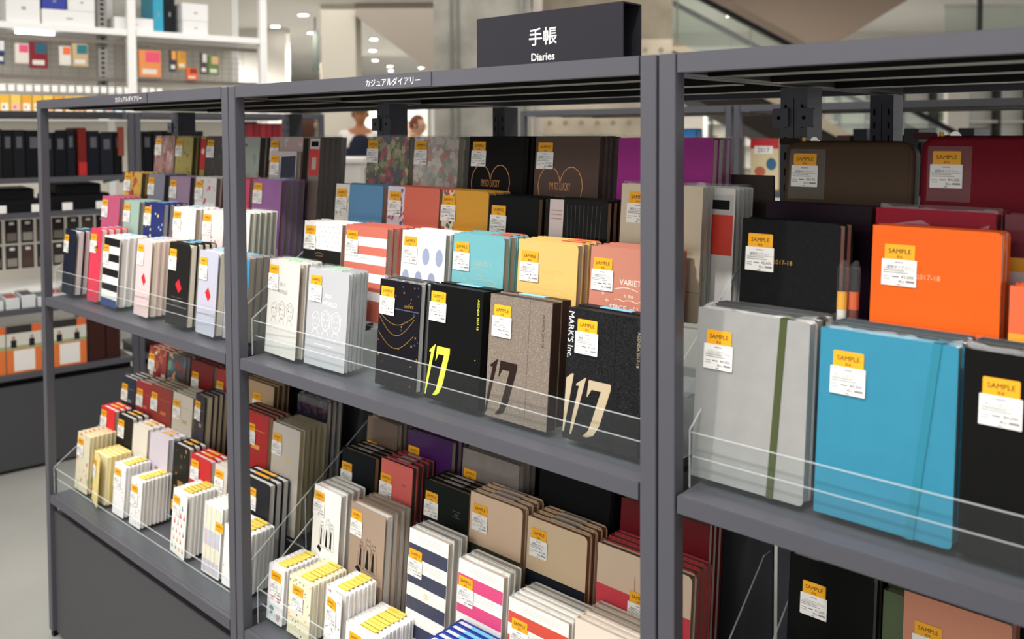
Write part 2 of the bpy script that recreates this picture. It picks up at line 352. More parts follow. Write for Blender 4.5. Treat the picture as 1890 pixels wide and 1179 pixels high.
# ------------------------------------------------------------------ the goods: place of every front-row sample (x, y, z of its foot, width, height) in metres, converted from image pixels
POS = {
'white_faces':(0.039,0.045,0.903,0.109,0.174),
'grey_faces':(0.165,0.045,0.903,0.116,0.170),
'chains':(0.363,0.045,0.903,0.099,0.171),
'black17y':(0.483,0.045,0.903,0.114,0.175),
'brown17':(0.611,0.045,0.903,0.115,0.175),
'black17b':(0.754,0.045,0.903,0.120,0.174),
'dots':(0.039,0.125,0.975,0.119,0.168),
'coralstripe':(0.170,0.125,0.975,0.118,0.169),
'bigdots':(0.328,0.125,0.975,0.108,0.170),
'turq':(0.454,0.125,0.975,0.113,0.174),
'yellow':(0.596,0.125,0.975,0.114,0.175),
'salmon':(0.733,0.125,0.975,0.120,0.176),
'blue':(0.029,0.205,1.045,0.153,0.166),
'coral':(0.196,0.205,1.045,0.142,0.167),
'mustard':(0.346,0.205,1.045,0.113,0.166),
'blackb':(0.462,0.205,1.045,0.108,0.161),
'ribbon':(0.589,0.205,1.045,0.117,0.162),
'beige':(0.730,0.205,1.045,0.136,0.191),
'dkfloral':(0.039,0.283,1.115,0.130,0.190),
'palefloral':(0.184,0.283,1.115,0.124,0.190),
'heartblack':(0.336,0.283,1.115,0.136,0.191),
'heartbrown':(0.497,0.283,1.115,0.137,0.191),
'purple':(0.671,0.283,1.115,0.169,0.188),
'navy':(-0.952,0.040,0.903,0.091,0.165),
'red':(-0.735,0.040,0.903,0.056,0.178),
'bwstripe':(-0.666,0.040,0.903,0.100,0.166),
'pinklips':(-0.487,0.040,0.903,0.066,0.171),
'blacklips':(-0.339,0.040,0.903,0.087,0.176),
'lavlips':(-0.211,0.040,0.903,0.069,0.170),
'pink2':(-0.875,0.125,0.975,0.103,0.176),
'mint':(-0.746,0.125,0.975,0.084,0.171),
'navydots':(-0.633,0.125,0.975,0.098,0.170),
'white2':(-0.485,0.125,0.975,0.102,0.167),
'ppink':(-0.349,0.125,0.975,0.088,0.168),
'whitestack':(-0.237,0.125,0.975,0.080,0.171),
'apple':(-0.928,0.200,1.045,0.110,0.166),
'grey3':(-0.766,0.200,1.045,0.089,0.165),
'lilac3':(-0.648,0.200,1.045,0.102,0.162),
'wfloral':(-0.519,0.200,1.045,0.097,0.164),
'pink3':(-0.362,0.200,1.045,0.085,0.165),
'purple3':(-0.263,0.200,1.045,0.111,0.166),
'pfloral4':(-0.887,0.278,1.115,0.109,0.194),
'ylw4':(-0.767,0.278,1.115,0.088,0.192),
'slim4':(-0.637,0.278,1.115,0.025,0.191),
'bfloral4':(-0.605,0.278,1.115,0.075,0.193),
'leaf4':(-0.459,0.278,1.115,0.099,0.190),
'pinkish4':(-0.316,0.278,1.115,0.131,0.190),
'redtag4':(-0.159,0.278,1.115,0.039,0.190),
'grey':(0.949,0.045,0.903,0.137,0.199),
'turqbig':(1.098,0.045,0.903,0.137,0.197),
'blackbig':(1.240,0.045,0.903,0.114,0.196),
'black1718':(0.965,0.125,0.975,0.123,0.229),
'orange':(1.124,0.125,0.975,0.130,0.231),
'box2017':(1.263,0.125,0.975,0.058,0.178),
'dkpurple':(0.960,0.205,1.045,0.136,0.174),
'crimson':(1.101,0.205,1.045,0.130,0.174),
'dkred2017':(1.240,0.205,1.045,0.078,0.174),
'pouchbrown':(0.950,0.283,1.115,0.171,0.182),
'pouchburg':(1.128,0.283,1.115,0.167,0.189),
'cats_w':(0.046,0.132,0.410,0.089,0.208),
'cats_k':(0.163,0.132,0.410,0.106,0.207),
'navystr':(0.328,0.132,0.410,0.098,0.206),
'pinkstr':(0.452,0.132,0.410,0.101,0.192),
'redstr':(0.566,0.132,0.410,0.120,0.168),
'creamL':(0.697,0.132,0.410,0.121,0.183),
'navyL':(0.040,0.205,0.460,0.104,0.211),
'coralL':(0.163,0.205,0.460,0.091,0.219),
'dkgreenL':(0.289,0.205,0.460,0.113,0.211),
'beigegreen':(0.407,0.205,0.460,0.121,0.220),
'beigenavy':(0.541,0.205,0.460,0.122,0.215),
'beigepink':(0.684,0.205,0.460,0.162,0.215),
'brownR4':(0.042,0.270,0.510,0.096,0.265),
'purpleR4':(0.169,0.270,0.510,0.125,0.271),
'greyR4':(0.324,0.270,0.510,0.141,0.268),
'blackR4':(0.512,0.270,0.510,0.166,0.276),
'dkredR4':(0.683,0.270,0.510,0.158,0.257),
'cupcake':(0.027,0.045,0.387,0.054,0.104),
'confetti':(0.099,0.045,0.387,0.068,0.105),
'whiteL1':(0.210,0.045,0.387,0.058,0.123),
'whiteL2':(0.257,0.045,0.387,0.073,0.081),
'bluestack':(0.480,0.045,0.387,0.054,0.143),
'col1':(-0.911,0.255,0.510,0.111,0.223),
'col2':(-0.794,0.255,0.510,0.098,0.225),
'dkred4':(-0.668,0.255,0.510,0.110,0.232),
'red4':(-0.540,0.255,0.510,0.097,0.232),
'beige4':(-0.420,0.255,0.510,0.136,0.243),
'dkflor4':(-0.189,0.255,0.510,0.111,0.249),
'navy3':(-0.951,0.178,0.460,0.093,0.193),
'red3':(-0.849,0.178,0.460,0.094,0.196),
'rust3':(-0.734,0.178,0.460,0.111,0.202),
'cream3':(-0.616,0.178,0.460,0.098,0.204),
'navy3b':(-0.506,0.178,0.460,0.059,0.221),
'red3b':(-0.316,0.178,0.460,0.128,0.226),
'cream3b':(-0.172,0.178,0.460,0.102,0.224),
'red2':(-0.913,0.122,0.410,0.090,0.173),
'black2':(-0.791,0.122,0.410,0.086,0.174),
'cream2':(-0.713,0.122,0.410,0.078,0.166),
'lilac2':(-0.621,0.122,0.410,0.093,0.165),
'blackfl2':(-0.500,0.122,0.410,0.072,0.167),
'red2b':(-0.419,0.122,0.410,0.090,0.161),
'beige2':(-0.310,0.122,0.410,0.051,0.164),
'biscuit':(-0.217,0.122,0.410,0.124,0.170),
'flor1':(-0.861,0.042,0.387,0.075,0.149),
'wpat1':(-0.635,0.042,0.387,0.058,0.124),
'wpat2':(-0.546,0.042,0.387,0.054,0.112),
'trees':(-0.346,0.042,0.387,0.072,0.139),
'stripes1':(-0.211,0.042,0.387,0.068,0.148),
'dotted1':(-0.154,0.042,0.387,0.077,0.124),
'black3L':(0.949,0.270,0.510,0.125,0.222),
'peach3L':(1.130,0.270,0.510,0.112,0.250),
}
FIX = dict(pinklips=(-.492, .040, .903, .082, .171), blacklips=(-.342, .040, .903, .098, .176), navy=(-.9025, .040, .903, .088, .165), red=(-.745, .040, .903, .060, .178), apple=(-.903, .200, 1.045, .098, .166), navy3=(-.9025, .178, .46, .080, .193), red3=(-.815, .178, .46, .082, .196),
  red2=(-.9025, .122, .41, .082, .173), black2=(-.800, .122, .41, .080, .174), col1=(-.9025, .255, .51, .100, .21), col2=(-.794, .255, .51, .098, .21), dkred4=(-.668, .255, .51, .11, .21), red4=(-.540, .255, .51, .097, .21),
  beige4=(-.42, .255, .51, .136, .21), dkflor4=(-.189, .255, .51, .111, .215), black1718=(.965, .125, .995, .123, .209), orange=(1.124, .125, .995, .130, .211), blackbig=(1.240, .045, .903, .137, .197),
  box2017=(1.262, .125, .975, .105, .178), dkred2017=(1.240, .205, 1.045, .105, .174), brownR4=(.042, .27, .51, .096, .21), purpleR4=(.169, .27, .51, .125, .21), greyR4=(.324, .27, .51, .141, .21), blackR4=(.512, .27, .51, .150, .225),
  dkredR4=(.683, .27, .51, .158, .215), black3L=(.966, .27, .51, .115, .215), peach3L=(1.118, .27, .51, .122, .215), blue=(.035, .205, 1.045, .147, .166), cupcake=(.031, .045, .387, .052, .104),
  purple=(.671, .283, 1.115, .169, .188), flor1=(-.861, .042, .387, .070, .149), pfloral4=(-.887, .278, 1.115, .109, .194), whiteL2=(.270, .045, .387, .085, .081), bluestack=(.475, .045, .387, .11, .128), lavlips=(-.211, .040, .903, .084, .170), dotted1=(-.128, .042, .387, .090, .124),
  beigepink=(.684, .205, .460, .165, .215), salmon=(.733, .125, .975, .120, .176))
POS.update(FIX)
POS.update(flor1=(-.885, .055, .387, .075, .147), wpat1=(-.662, .055, .387, .060, .122), wpat2=(-.571, .055, .387, .056, .110), trees=(-.369, .055, .387, .074, .137), stripes1=(-.232, .055, .387, .070, .146), dotted1=(-.150, .055, .387, .090, .122))
LEAN = R(5)
_tagm = {}
def tag_mesh():
    if 'tag' not in _tagm:
        m = MB(); m.plate(rrect(0, -.018, .032, 0, .0015), 0, .0003, YEL); m.ptext('SAMPLE', .016, -.0098, .0071, INK); m.ptext('見本', .016, -.0150, .0034, INK)
        o = m.build('sample_tag'); _tagm['tag'] = o.data; bpy.data.objects.remove(o)
    return _tagm['tag']
def price_mesh(kind, price):
    if (kind, price) not in _tagm:
        m = MB(); m.plate(rrect(0, -.029, .037, 0, .0006), 0, .0002, PAPER)
        m.prect(.014, -.0038, .023, -.0028, FINE); m.ptext('週間ダイアリー' if kind == 'w' else 'デイリーダイアリー', .0185, -.0098, .0038 if kind == 'w' else .0030, INK)
        m.prect(.002, -.0108, .035, -.0105, INK); m.prect(.002, -.0128, .024, -.0120, FINE); m.prect(.002, -.0150, .028, -.0142, FINE)
        for z in (-.0196, -.0222): m.prect(.002, z, .009, z + .0007, FINE)
        m.prect(.0115, -.0196, .0185, -.0187, INK); m.ptext(price, .028, -.0204, .0046, INK); m.ptext('税込', .0215, -.0252, .0034, INK); m.prect(.026, -.0249, .035, -.0226, FINE); m.prect(.0165, -.0280, .0205, -.0270, FINE)
        o = m.build('price_label'); _tagm[kind, price] = o.data; bpy.data.objects.remove(o)
    return _tagm[kind, price]
def put(me, name, parent, loc, rot=None):
    o = bpy.data.objects.new(name, me); COL.objects.link(o); o.parent = parent; o.location = loc
    if rot: o.rotation_euler = rot
    return o
def stick(t, tx, tz, h, kind='w', price='¥2,000.', y=-.0010, label=True, tilt=0, s=1.0):
    """the yellow sample tag and the white price label stuck below it"""
    a = put(tag_mesh(), 'sample_tag', t, (tx / 1000, y, h - tz / 1000), (0, tilt, 0))
    if label: b = put(price_mesh(kind, price), 'price_label', t, (tx / 1000 - .0025, y - .0006, h - tz / 1000 - .0165), (0, tilt, 0))
def shell(m, w, h, t, mat, r, gap=.0012, front=True, back=True, spine=True):
    if front: m.plate(rrect(0, 0, w, h, r, 4, (0, 1, 1, 0)), 0, gap, mat)
    if back: m.plate(rrect(0, 0, w, h, r, 4, (0, 1, 1, 0)), t - gap, t, mat)
    if spine: m.box(0, gap, gap, t - gap, 0, h, mat)
def block(m, w, h, t, mat, gap=.0012, ins=.0025): m.box(gap + .0002, w - ins, gap + .0001, t - gap - .0001, ins, h - ins, mat)
def book(key, label, short, mat, n=4, t=.013, dec=None, tp=(5, 10), r=.003, page=PAGES, kind='w', price='¥2,000.', lab=True, cat='diary', name='diary', header=None, tabs=False, splay=0., yaw=0., cmat=None, tilt=0., gap=.0012, film=0, parts=None, ins=.0025, step=None, block_mat=None, hx=(.30, .72)):
    x, y, z, w, h = POS[key]
    z += t * math.sin(LEAN)
    T = thing(name, label, cat, (x, y, z), (-LEAN, 0, yaw))
    f = MB(); f.plate(rrect(0, 0, w, h, r, 4, (0, 1, 1, 0)), 0, gap, mat)
    if dec: dec(f, w, h)
    if splay:
        fo = f.build('front_cover', T, (0, 0, 0), (0, 0, -splay))
        c = MB(); shell(c, w, h, t, mat, r, gap, front=False); c.build('cover', T); par = fo
    else:
        shell(f, w, h, t, mat, r, gap, front=False); par = f.build('cover', T); par = T
    g = MB(); block(g, w, h, t, page, gap, ins); g.build('page_block', T)
    if tp: stick(par, tp[0], tp[1], h, kind, price, label=lab, tilt=tilt)
    if parts: parts(T, w, h, t)
    if film:
        c = MB(); N = 14; g2 = random.Random(key); V = []
        for i in range(N + 1):
            e = abs(i - N / 2) / (N / 2)
            V += [(w * i / N, t * .5 + g2.uniform(-.003, .003), h - .001), (w * i / N + g2.uniform(-.003, .003), t * .5 + g2.uniform(-.004, .006), h + .0012 + g2.uniform(0, .002) + (.006 * g2.random() if e > .75 else 0))]
        c.add(V, [(2 * i, 2 * i + 2, 2 * i + 3, 2 * i + 1) for i in range(N)], CRUMP); c.build('film_wrapper', T)
    if n > 1:
        m = MB(); shell(m, w, h, t, cmat or mat, r, gap); block(m, w, h, t, block_mat or page, gap, ins)
        if header: m.box(hx[0] * w, hx[1] * w, .0005, t * .55, h + .0001, h + .0012, header)
        if tabs:
            m.plate([(w * .32, h - .010), (w * .40, h - .013), (w * .48, h - .010), (w * .56, h - .013), (w * .64, h - .010), (w * .72, h - .013), (w * .80, h - .010), (w * .80, h + .0012), (w * .32, h + .0012)], -.0006, -.0001, TABY)
            m.box(w * .32, w * .80, -.0006, t - .0005, h + .0002, h + .0014, TABY)
        if film: m.plate(rrect(-.0008, -.0, w + .0015, h + .004, .001), -.0004, -.0001, FILM); m.box(w + .0006, w + .0012, 0, t, 0, h + .003, FILM)
        first = m.build('diary' if name == 'diary' else name); st = (step or (t + .0012)) / math.cos(LEAN)
        for k in range(1, n):
            o = first if k == 1 else first.copy()
            if k > 1: COL.objects.link(o)
            jx = rng.uniform(-.0012, .0012)
            o.location = (x + jx - math.sin(yaw) * k * st, y + k * st * math.cos(yaw), z); o.rotation_euler = (-LEAN, 0, yaw)
            tag(o, f'wrapped copy of the {short} stacked behind its sample', cat, f'copies behind the {short}')
    return T
def seventeen(m, x, z, w, h, mat, one=True):
    q = lambda P: [(x + a * w, z + b * h) for a, b in P]
    if one: m.pr(q([(0, -.02), (.04, -.02), (.13, .25), (.37, 1.03), (.31, 1.0), (.12, .89), (.11, .85), (.19, .86), (.05, .30)]), mat, 2)
    m.pr(q([(.40, .70), (.42, .70), (.52, .84), (.76, .84), (.56, .30), (.48, .12), (.34, .0), (.46, .0), (.62, .06), (.76, .25), (1.0, .90), (1.0, 1.0), (.44, 1.0)]), mat, 2)
def heart(m, cx, z0, w, h, wd, mat):
    P = []
    for i in range(33):
        a = -math.pi + 2 * math.pi * i / 32; X = 16 * math.sin(a) ** 3 / 16; Z = (13 * math.cos(a) - 5 * math.cos(2 * a) - 2 * math.cos(3 * a) - math.cos(4 * a)) / 17
        P.append((cx + X * w / 2, z0 + (Z + 1) / 2 * h))
    m.ppath(P, wd, mat)
def scribble(m, x, z, w, h, mat, wd=.0008, n=40, loops=5, k=1, rise=.3):
    P = [(x + w * i / n + .35 * w / loops * math.sin(2 * math.pi * loops * i / n), z + rise * h * i / n + h * (.5 + .5 * math.cos(2 * math.pi * loops * i / n)) * (.55 + .45 * math.sin(i * 1.7) ** 2)) for i in range(n + 1)]
    m.ppath(P, wd, mat, k)
def dots(m, w, h, mats, n, r0, r1, seed, k=1, z0=0.0):
    g = random.Random(seed); out = []
    for _ in range(n * 20):
        if len(out) >= n: break
        r = g.uniform(r0, r1); x = g.uniform(r, w - r); z = g.uniform(h * z0 + r, h - r)
        if all(math.hypot(x - a, z - b) > (r + c) * 1.25 for a, b, c in out):
            out.append((x, z, r)); m.pdisc(x, z, r, r * g.uniform(.8, 1.3), g.choice(mats), k, 10)
def hstripes(m, w, h, mat, bands, k=1):
    for a, b in bands: m.prect(.0004, h * a, w - .0004, h * b, mat, k)
def face(m, x, z, s, mat, wd=.0006, hair=0):
    P = [(x + s * .42 * math.cos(2 * math.pi * i / 16), z + s * .55 * math.sin(2 * math.pi * i / 16)) for i in range(17)]
    m.ppath(P, wd, mat)
    if hair: m.ppath([(x - s * .42, z), (x - s * .5, z + s * .5), (x, z + s * .8), (x + s * .5, z + s * .45), (x + s * .45, z - s * .4)], wd, mat)
    for q in (-1, 1): m.pdisc(x + q * s * .17, z + s * .12, s * .06, s * .06, mat, 2, 8)
    m.ppath([(x - s * .14, z - s * .2), (x, z - s * .28), (x + s * .14, z - s * .2)], wd, mat); m.ppath([(x - s * .4, z - s * .95), (x - s * .2, z - s * .6), (x + s * .2, z - s * .6), (x + s * .4, z - s * .95)], wd, mat)
# ------------------------------------------------------------------ upper shelf, middle bay
LG = M('#9a9a9a', .6); DG = M('#5f5f60', .6); WH2 = M('#ffffff', .6); BLUEH = M('#86c8e6', .5); GRNH = M('#b7dcb9', .5); LIME = M('#e3f04a', .5)
def d(m, w, h):
    m.ptext('SILLY', w * .48, h * .735, .0085, DG); m.ptext('WORLD', w * .48, h * .655, .010, DG)
    for i in range(3): face(m, w * (.24 + .26 * i), h * .47, w * .22, DG, .0007, i)
    for i in range(3):
        for q in (-1, 1): m.pdisc(w * (.24 + .26 * i) + q * .0045, h * .485, .0012, .0012, INK, 3, 8)
    m.prect(.002, h * .275, w - .002, h * .278, FINE); m.ptext('- - - - - -', w * .4, h * .24, .004, LG)
book('white_faces', 'white slim diary with three line-drawn faces in a clear lip tray', 'white line-face diary', M('#d3d0cb', .6, spec=.2), 4, .009, d, (3, 10), header=GRNH, film=1, splay=R(4))
def d(m, w, h):
    m.ptext('SILLY', w * .52, h * .72, .0085, WH2); m.ptext('WORLD', w * .56, h * .635, .0115, WH2)
    for i in range(3): face(m, w * (.24 + .25 * i), h * .47, w * .23, WH2, .0007, i)
    m.prect(.001, h * .272, w - .001, h * .277, LG); m.prect(w * .25, h * .225, w * .7, h * .23, WH2)
book('grey_faces', 'pale grey slim diary with three white line-drawn faces', 'pale grey line-face diary', M('#b9babf', .45), 5, .0075, d, (8, 12), header=GRNH, film=1, cmat=M('#a9aaae', .3, coat=.6), page=PAGEW)
def d(m, w, h):
    for k, (zz, dp) in enumerate(((.70, .10), (.67, .17), (.52, .14))):
        m.ppath([(w * (.02 + .86 * i / 14), h * (zz - .02 + .02 * i / 14 - dp * math.sin(math.pi * i / 14))) for i in range(15)], .0008, GOLD)
    dots(m, w, h, [M('#7c2430', .5), M('#31405c', .5), M('#8a5b3a', .5)], 26, .0012, .0022, 3)
    m.prect(.002, h * .735, w - .002, h * .745, M('#4d5566', .4)); scribble(m, w * .62, h * .76, w * .22, h * .03, GOLD, .0007); m.pdisc(w * .78, h * .85, .001, .001, GOLD); m.pdisc(w * .74, h * .80, .001, .001, GOLD)
book('chains', 'black diary with gold necklace chains under a clear pocket', 'black chain-print diary', M('#131218', .25), 3, .013, d, (5, 11), page=PAGEW, film=1)
def d(m, w, h):
    seventeen(m, w * .0, h * .04, w * .44, h * .43, LIME); m.ptext('AGENDA 2017-18', w * .90, h * .93, .0058, LIME, rot=-90, ctr=False); m.pdisc(w * .905, h * .42, .0008, .0008, LIME)
book('black17y', 'black boxed agenda with lime yellow 17 numerals', 'black and lime agenda', M('#0d0d0e', .4), 2, .021, d, (4, 10), header=BLUEH, gap=.0015, r=.0005, page=M('#151515', .5), ins=0)
def d(m, w, h):
    seventeen(m, w * -.0, h * .03, w * .50, h * .44, M('#281d18', .5)); m.prect(w * .655, 0, w * .66, h, M('#4d4038', .6)); m.ptext('AGENDA 2017-18', w * .865, h * .90, .0058, INK, rot=-90, ctr=False)
book('brown17', 'taupe glitter boxed agenda with dark brown 17 numerals', 'taupe glitter agenda', M('#75695f', .45, kind='glitter', h2='#b5a99b', scale=2200), 2, .021, d, (9, 14), header=BLUEH, gap=.0015, r=.0005, page=M('#3a2c25', .5), ins=0)
def d(m, w, h):
    TN = M('#b9a98c', .5); seventeen(m, w * .10, h * .05, w * .52, h * .43, TN); seventeen(m, w * .0, h * .06, w * .30, h * .46, TN, True) if 0 else m.pr([(w * .0, h * .05), (w * .02, h * .05), (w * .12, h * .5), (w * .09, h * .5), (w * .02, h * .46)], TN, 2)
    m.ptext("MARK'S Inc.", w * .015, h * .97, .0125, WH2, rot=-90, ctr=False); m.prect(w * .655, 0, w * .66, h, M('#060606', .6)); m.ptext('AGENDA 2017-18', w * .93, h * .90, .0058, TN, rot=-90, ctr=False)
book('black17b', 'black glitter boxed agenda with tan 17 numerals beside the post', 'black glitter agenda', M('#111113', .4, kind='glitter', h2='#4a4a4c', scale=2600), 2, .021, d, (17, 13), header=BLUEH, gap=.0015, r=.0005, page=M('#151515', .5), ins=0)
def d(m, w, h):
    m.prect(0, 0, w, h * .69, M('#1f1e1d', .5)); g = M('#7d7a78', .6)
    for i in range(8):
        for j in range(5): m.pdisc(w * (.08 + .115 * i + (.05 if j % 2 else 0)), h * (.73 + .055 * j), .0010, .0010, g, 1, 8)
    m.ppath([(w * (.32 + .04 * i), h * (.63 + .02 * math.sin(math.pi * i / 6))) for i in range(7)], .0007, COPPER, 2); m.ppath([(w * (.36 + .03 * i), h * (.61 + .008 * (i % 2))) for i in range(7)], .0009, COPPER, 2)
book('dots', 'white diary with tiny grey dots over a black lower band', 'dotted white and black diary', M('#f3f1ee', .4, coat=.3), 4, .012, d, (5, 9), page=PAGES)
CORAL = M('#d47361', .5)
def d(m, w, h):
    hstripes(m, w, h, WH2, [(.785, .885), (.60, .695), (.41, .505), (.22, .315)]); m.ppath([(w * (.28 + .05 * i), h * (.63 + .03 * math.sin(math.pi * i / 8))) for i in range(9)], .0007, COPPER, 2)
book('coralstripe', 'diary with coral and white horizontal stripes', 'coral striped diary', CORAL, 4, .014, d, (4, 10))
def d(m, w, h):
    B = M('#98a1bd', .5)
    for i in range(4):
        for j in range(5):
            x = w * (.12 + .30 * i + (.15 if j % 2 else 0)); z = h * (.05 + .235 * j)
            if x < w * .93 and z < h * .95: m.pdisc(x, z, w * .085, h * .085, B, 1, 16)
    m.ppath([(w * (.3 + .05 * i), h * (.22 + .05 * math.sin(math.pi * i / 9))) for i in range(10)], .0007, LG, 2); m.ptext('. - . -', w * .52, h * .2, .005, LG, 2)
book('bigdots', 'white diary with large pale blue-grey dots', 'pale blue dotted diary', M('#f5f4f2', .4), 4, .013, d, (6, 10))
def spice(col):
    def d(m, w, h):
        m.ptext('VARIETY', w * .60, h * .715, .0115, col, sx=.95); m.ppath([(w * (.36 + .04 * i), h * (.675 + .02 * math.sin(math.pi * i / 8))) for i in range(9)], .0008, col)
        m.ptext('is the', w * .56, h * .62, .0074, col); m.ppath([(w * (.36 + .06 * i), h * (.595 + .008 * math.sin(2.2 * i))) for i in range(9)], .0009, col); m.ptext('SPICE of LIFE', w * .57, h * .505, .0125, col, sx=.95)
        for a, b in ((.2, .63), (.9, .65), (.86, .575), (.26, .58)):
            m.ppath([(w * a - .003, h * b), (w * a + .003, h * b)], .0008, col); m.ppath([(w * a, h * b - .003), (w * a, h * b + .003)], .0008, col)
    return d
TURQ = M('#72b2ba', .5, spec=.25, bump=.2); YLW = M('#dcba70', .5, spec=.25, bump=.2); SALM = M('#c4806c', .5, spec=.25, bump=.2)
book('turq', 'turquoise slogan diary with rounded corners beside the pale dotted one', 'turquoise slogan diary', TURQ, 4, .014, spice(M('#a9b9a4', .5)), (5, 14), r=.008, price='¥2,100.', header=M('#d8513a', .5), hx=(.62, .98))
book('yellow', 'pale yellow slogan diary with rounded corners', 'pale yellow slogan diary', YLW, 4, .014, spice(M('#d9b45c', .5)), (8, 17), r=.008, price='¥2,100.', header=M('#d8513a', .5), hx=(.62, .98))
book('salmon', 'salmon pink slogan diary with white lettering by the post', 'salmon slogan diary', SALM, 4, .014, spice(M('#f6e4da', .5)), (6, 16), r=.003, price='¥2,100.', header=M('#d8513a', .5), hx=(.62, .98))
def band(fl, frac=.33, edge=None):
    def d(m, w, h): m.prect(.0002, .0002, w * frac, h - .0002, fl, 1)
    return d
FB = floral('#e9e3d6', ['#5d7a55', '#b6453f', '#8fae86', '#e9e3d6'], 95, .36); FP = floral('#dfd7df', ['#8a4d8f', '#c9556d', '#5a5fa8', '#dfd7df'], 95, .4, seed=2); FR = floral('#e8d9c0', ['#c23a2f', '#e0a73a', '#46694b', '#1d1d1d'], 110, .46, seed=4)
book('blue', 'blue diary with a floral paper band in the third row', 'blue banded diary', M('#5c8fb8', .5, bump=.2), 3, .018, band(FB, .30), (4, 10), r=.006, price='¥1,800.')
book('coral', 'coral red diary with a purple flower paper band', 'coral red banded diary', M('#e2705c', .5, bump=.2), 3, .018, band(FP, .34), (6, 10), r=.006, price='¥1,800.')
book('mustard', 'mustard yellow diary with a red flower paper band', 'mustard banded diary', M('#e0a02c', .5, bump=.2), 3, .018, band(FR, .26), (1, 10), r=.006, price='¥1,800.')
book('blackb', 'plain black diary beside the mustard banded one', 'plain black diary', M('#101314', .4), 4, .014, None, (6, 16), page=M('#b89a7c', .6), price='¥1,700.')
def d(m, w, h):
    m.pr([(w * .04, h - .001), (w * .28, h - .001), (w * .28, h * .42), (w * .16, h * .50), (w * .04, h * .42)], M('#ded2d0', .5), 2)
    for z in (.88, .84, .80, .60, .56): m.prect(w * .07, h * z, w * .25, h * (z + .012), M('#c79a9a', .5), 3)
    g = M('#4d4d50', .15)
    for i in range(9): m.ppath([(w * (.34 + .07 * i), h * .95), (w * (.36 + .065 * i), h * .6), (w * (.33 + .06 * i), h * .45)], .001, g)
book('ribbon', 'glossy black wrapped diary with a pale pink ribbon card', 'black ribbon-card diary', M('#131313', .15, coat=.5), 4, .014, d, None, page=M('#b89a7c', .6))
def d(m, w, h): m.prect(0, h * .22, w, h * .225, M('#8f836f', .5))
book('beige', 'tall beige wrapped diary standing behind the post', 'beige wrapped diary', M('#d3c5ac', .25, coat=.3), 2, .013, d, (14, 12), film=1, page=PAGEW, cmat=M('#d8d4ce', .2, coat=.8))
POS['redwhite'] = (.800, .2345, 1.045, .100, .188)
def d(m, w, h): m.prect(w * .6, h * .50, w * .98, h * .80, M('#dd3a24', .5)); m.prect(w * .55, h * .80, w * .98, h * .95, M('#c9c6c2', .5)); m.prect(w * .62, h * .84, w * .92, h * .91, INK, 2)
book('redwhite', 'white sleeved diary with a red header card behind the beige one', 'white red-header diary', M('#dedbd6', .25, coat=.3), 4, .0125, d, None, film=1, page=PAGEW)
def d(m, w, h): scribble(m, w * .25, h * .30, w * .5, h * .13, GOLD, .0012)
book('dkfloral', 'dark green garden-print diary with gold script', 'garden-print diary', floral('#4c4a3c', ['#6b7350', '#a9a27c', '#3a3f52', '#a83a48', '#7d8a63'], 85, .62, .2, .5), 3, .016, d, (2, 8), film=1)
def d(m, w, h): scribble(m, w * .28, h * .34, w * .55, h * .13, GOLD, .0012)
book('palefloral', 'pale grey rose-print diary with gold script', 'rose-print diary', floral('#a9a29c', ['#b3837c', '#c7beb6', '#8f9a8c', '#b9b1aa'], 80, .6, .15, .6, seed=3), 3, .016, d, (4, 9), film=1)
def lucky(m, w, h):
    heart(m, w * .42, h * .10, w * .70, h * .74, .0014, COPPER); m.ptext("I'M SO LUCKY", w * .42, h * .52, .0185, COPPER, sx=.40); m.ptext("I'm LIVING", w * .39, h * .41, .0165, COPPER, sx=.40)
book('heartblack', 'black diary with a copper heart outline and slogan', 'black heart diary', M('#100e0f', .45), 4, .014, lucky, (10, 10), page=M('#4a4038', .6), price='¥1,000.')
book('heartbrown', 'dark brown diary with a copper heart outline and slogan', 'brown heart diary', M('#57433b', .4), 4, .014, lucky, (7, 11), page=M('#6f5f52', .6), film=1, price='¥1,000.')
def d(m, w, h): m.pdisc(w * .55, h * .33, w * .25, w * .27, M('#b3443f', .4))
book('purple', 'glossy purple wrapped diary with a red disc, top row by the post', 'purple wrapped diary', M('#a8308e', .15, spec=.12), 3, .018, d, None, film=1)

# ------------------------------------------------------------------ upper shelf, far bay
ST = (3, 10)
GL = M('#e2b93c', .3, metal=.5)
def clasp(T, w, h, t):
    m = MB(); m.box(w * .52, w * .72, -.004, -.0004, h * .74, h * .76, GL); m.box(w * .66, w * .72, -.004, -.0004, h * .68, h * .76, GL); m.build('gold_clip', T)
book('navy', 'navy slim diary with a gold clip, first at the far post', 'navy slim diary', M('#1b2030', .5), 3, .014, None, (2, 14), r=.010, page=PAGEW, splay=R(5), parts=clasp, header=BLUEH)
book('red', 'crimson slim diary between the navy and the striped ones', 'crimson slim diary', M('#dd3550', .5), 4, .015, None, (4, 14), r=.006, page=M('#f3ddd6', .6), parts=clasp, header=BLUEH)
def d(m, w, h):
    K = M('#191919', .5)
    hstripes(m, w, h, K, [(.86, .975), (.64, .75), (.43, .535), (.225, .325)]); m.prect(0, 0, w, h * .11, M('#28417c', .5), 2)
book('bwstripe', 'black and white striped slim diary with a navy foot', 'black and white striped diary', M('#f1efe8', .5), 4, .014, d, (2, 22), r=.010, page=PAGEW, splay=R(4), parts=clasp, header=BLUEH)
def lips(ink):
    def d(m, w, h):
        m.pr([(w * .40, h * .50), (w * .58, h * .40), (w * .72, h * .46), (w * .56, h * .57)], M('#c9222e', .4), 2); m.prect(.001, h * .235, w - .001, h * .242, FINE)
        for k in range(4): m.prect(w * (.25 + .04 * k), h * (.34 - .03 * k), w * (.8 - .04 * k), h * (.347 - .03 * k), ink)
    return d
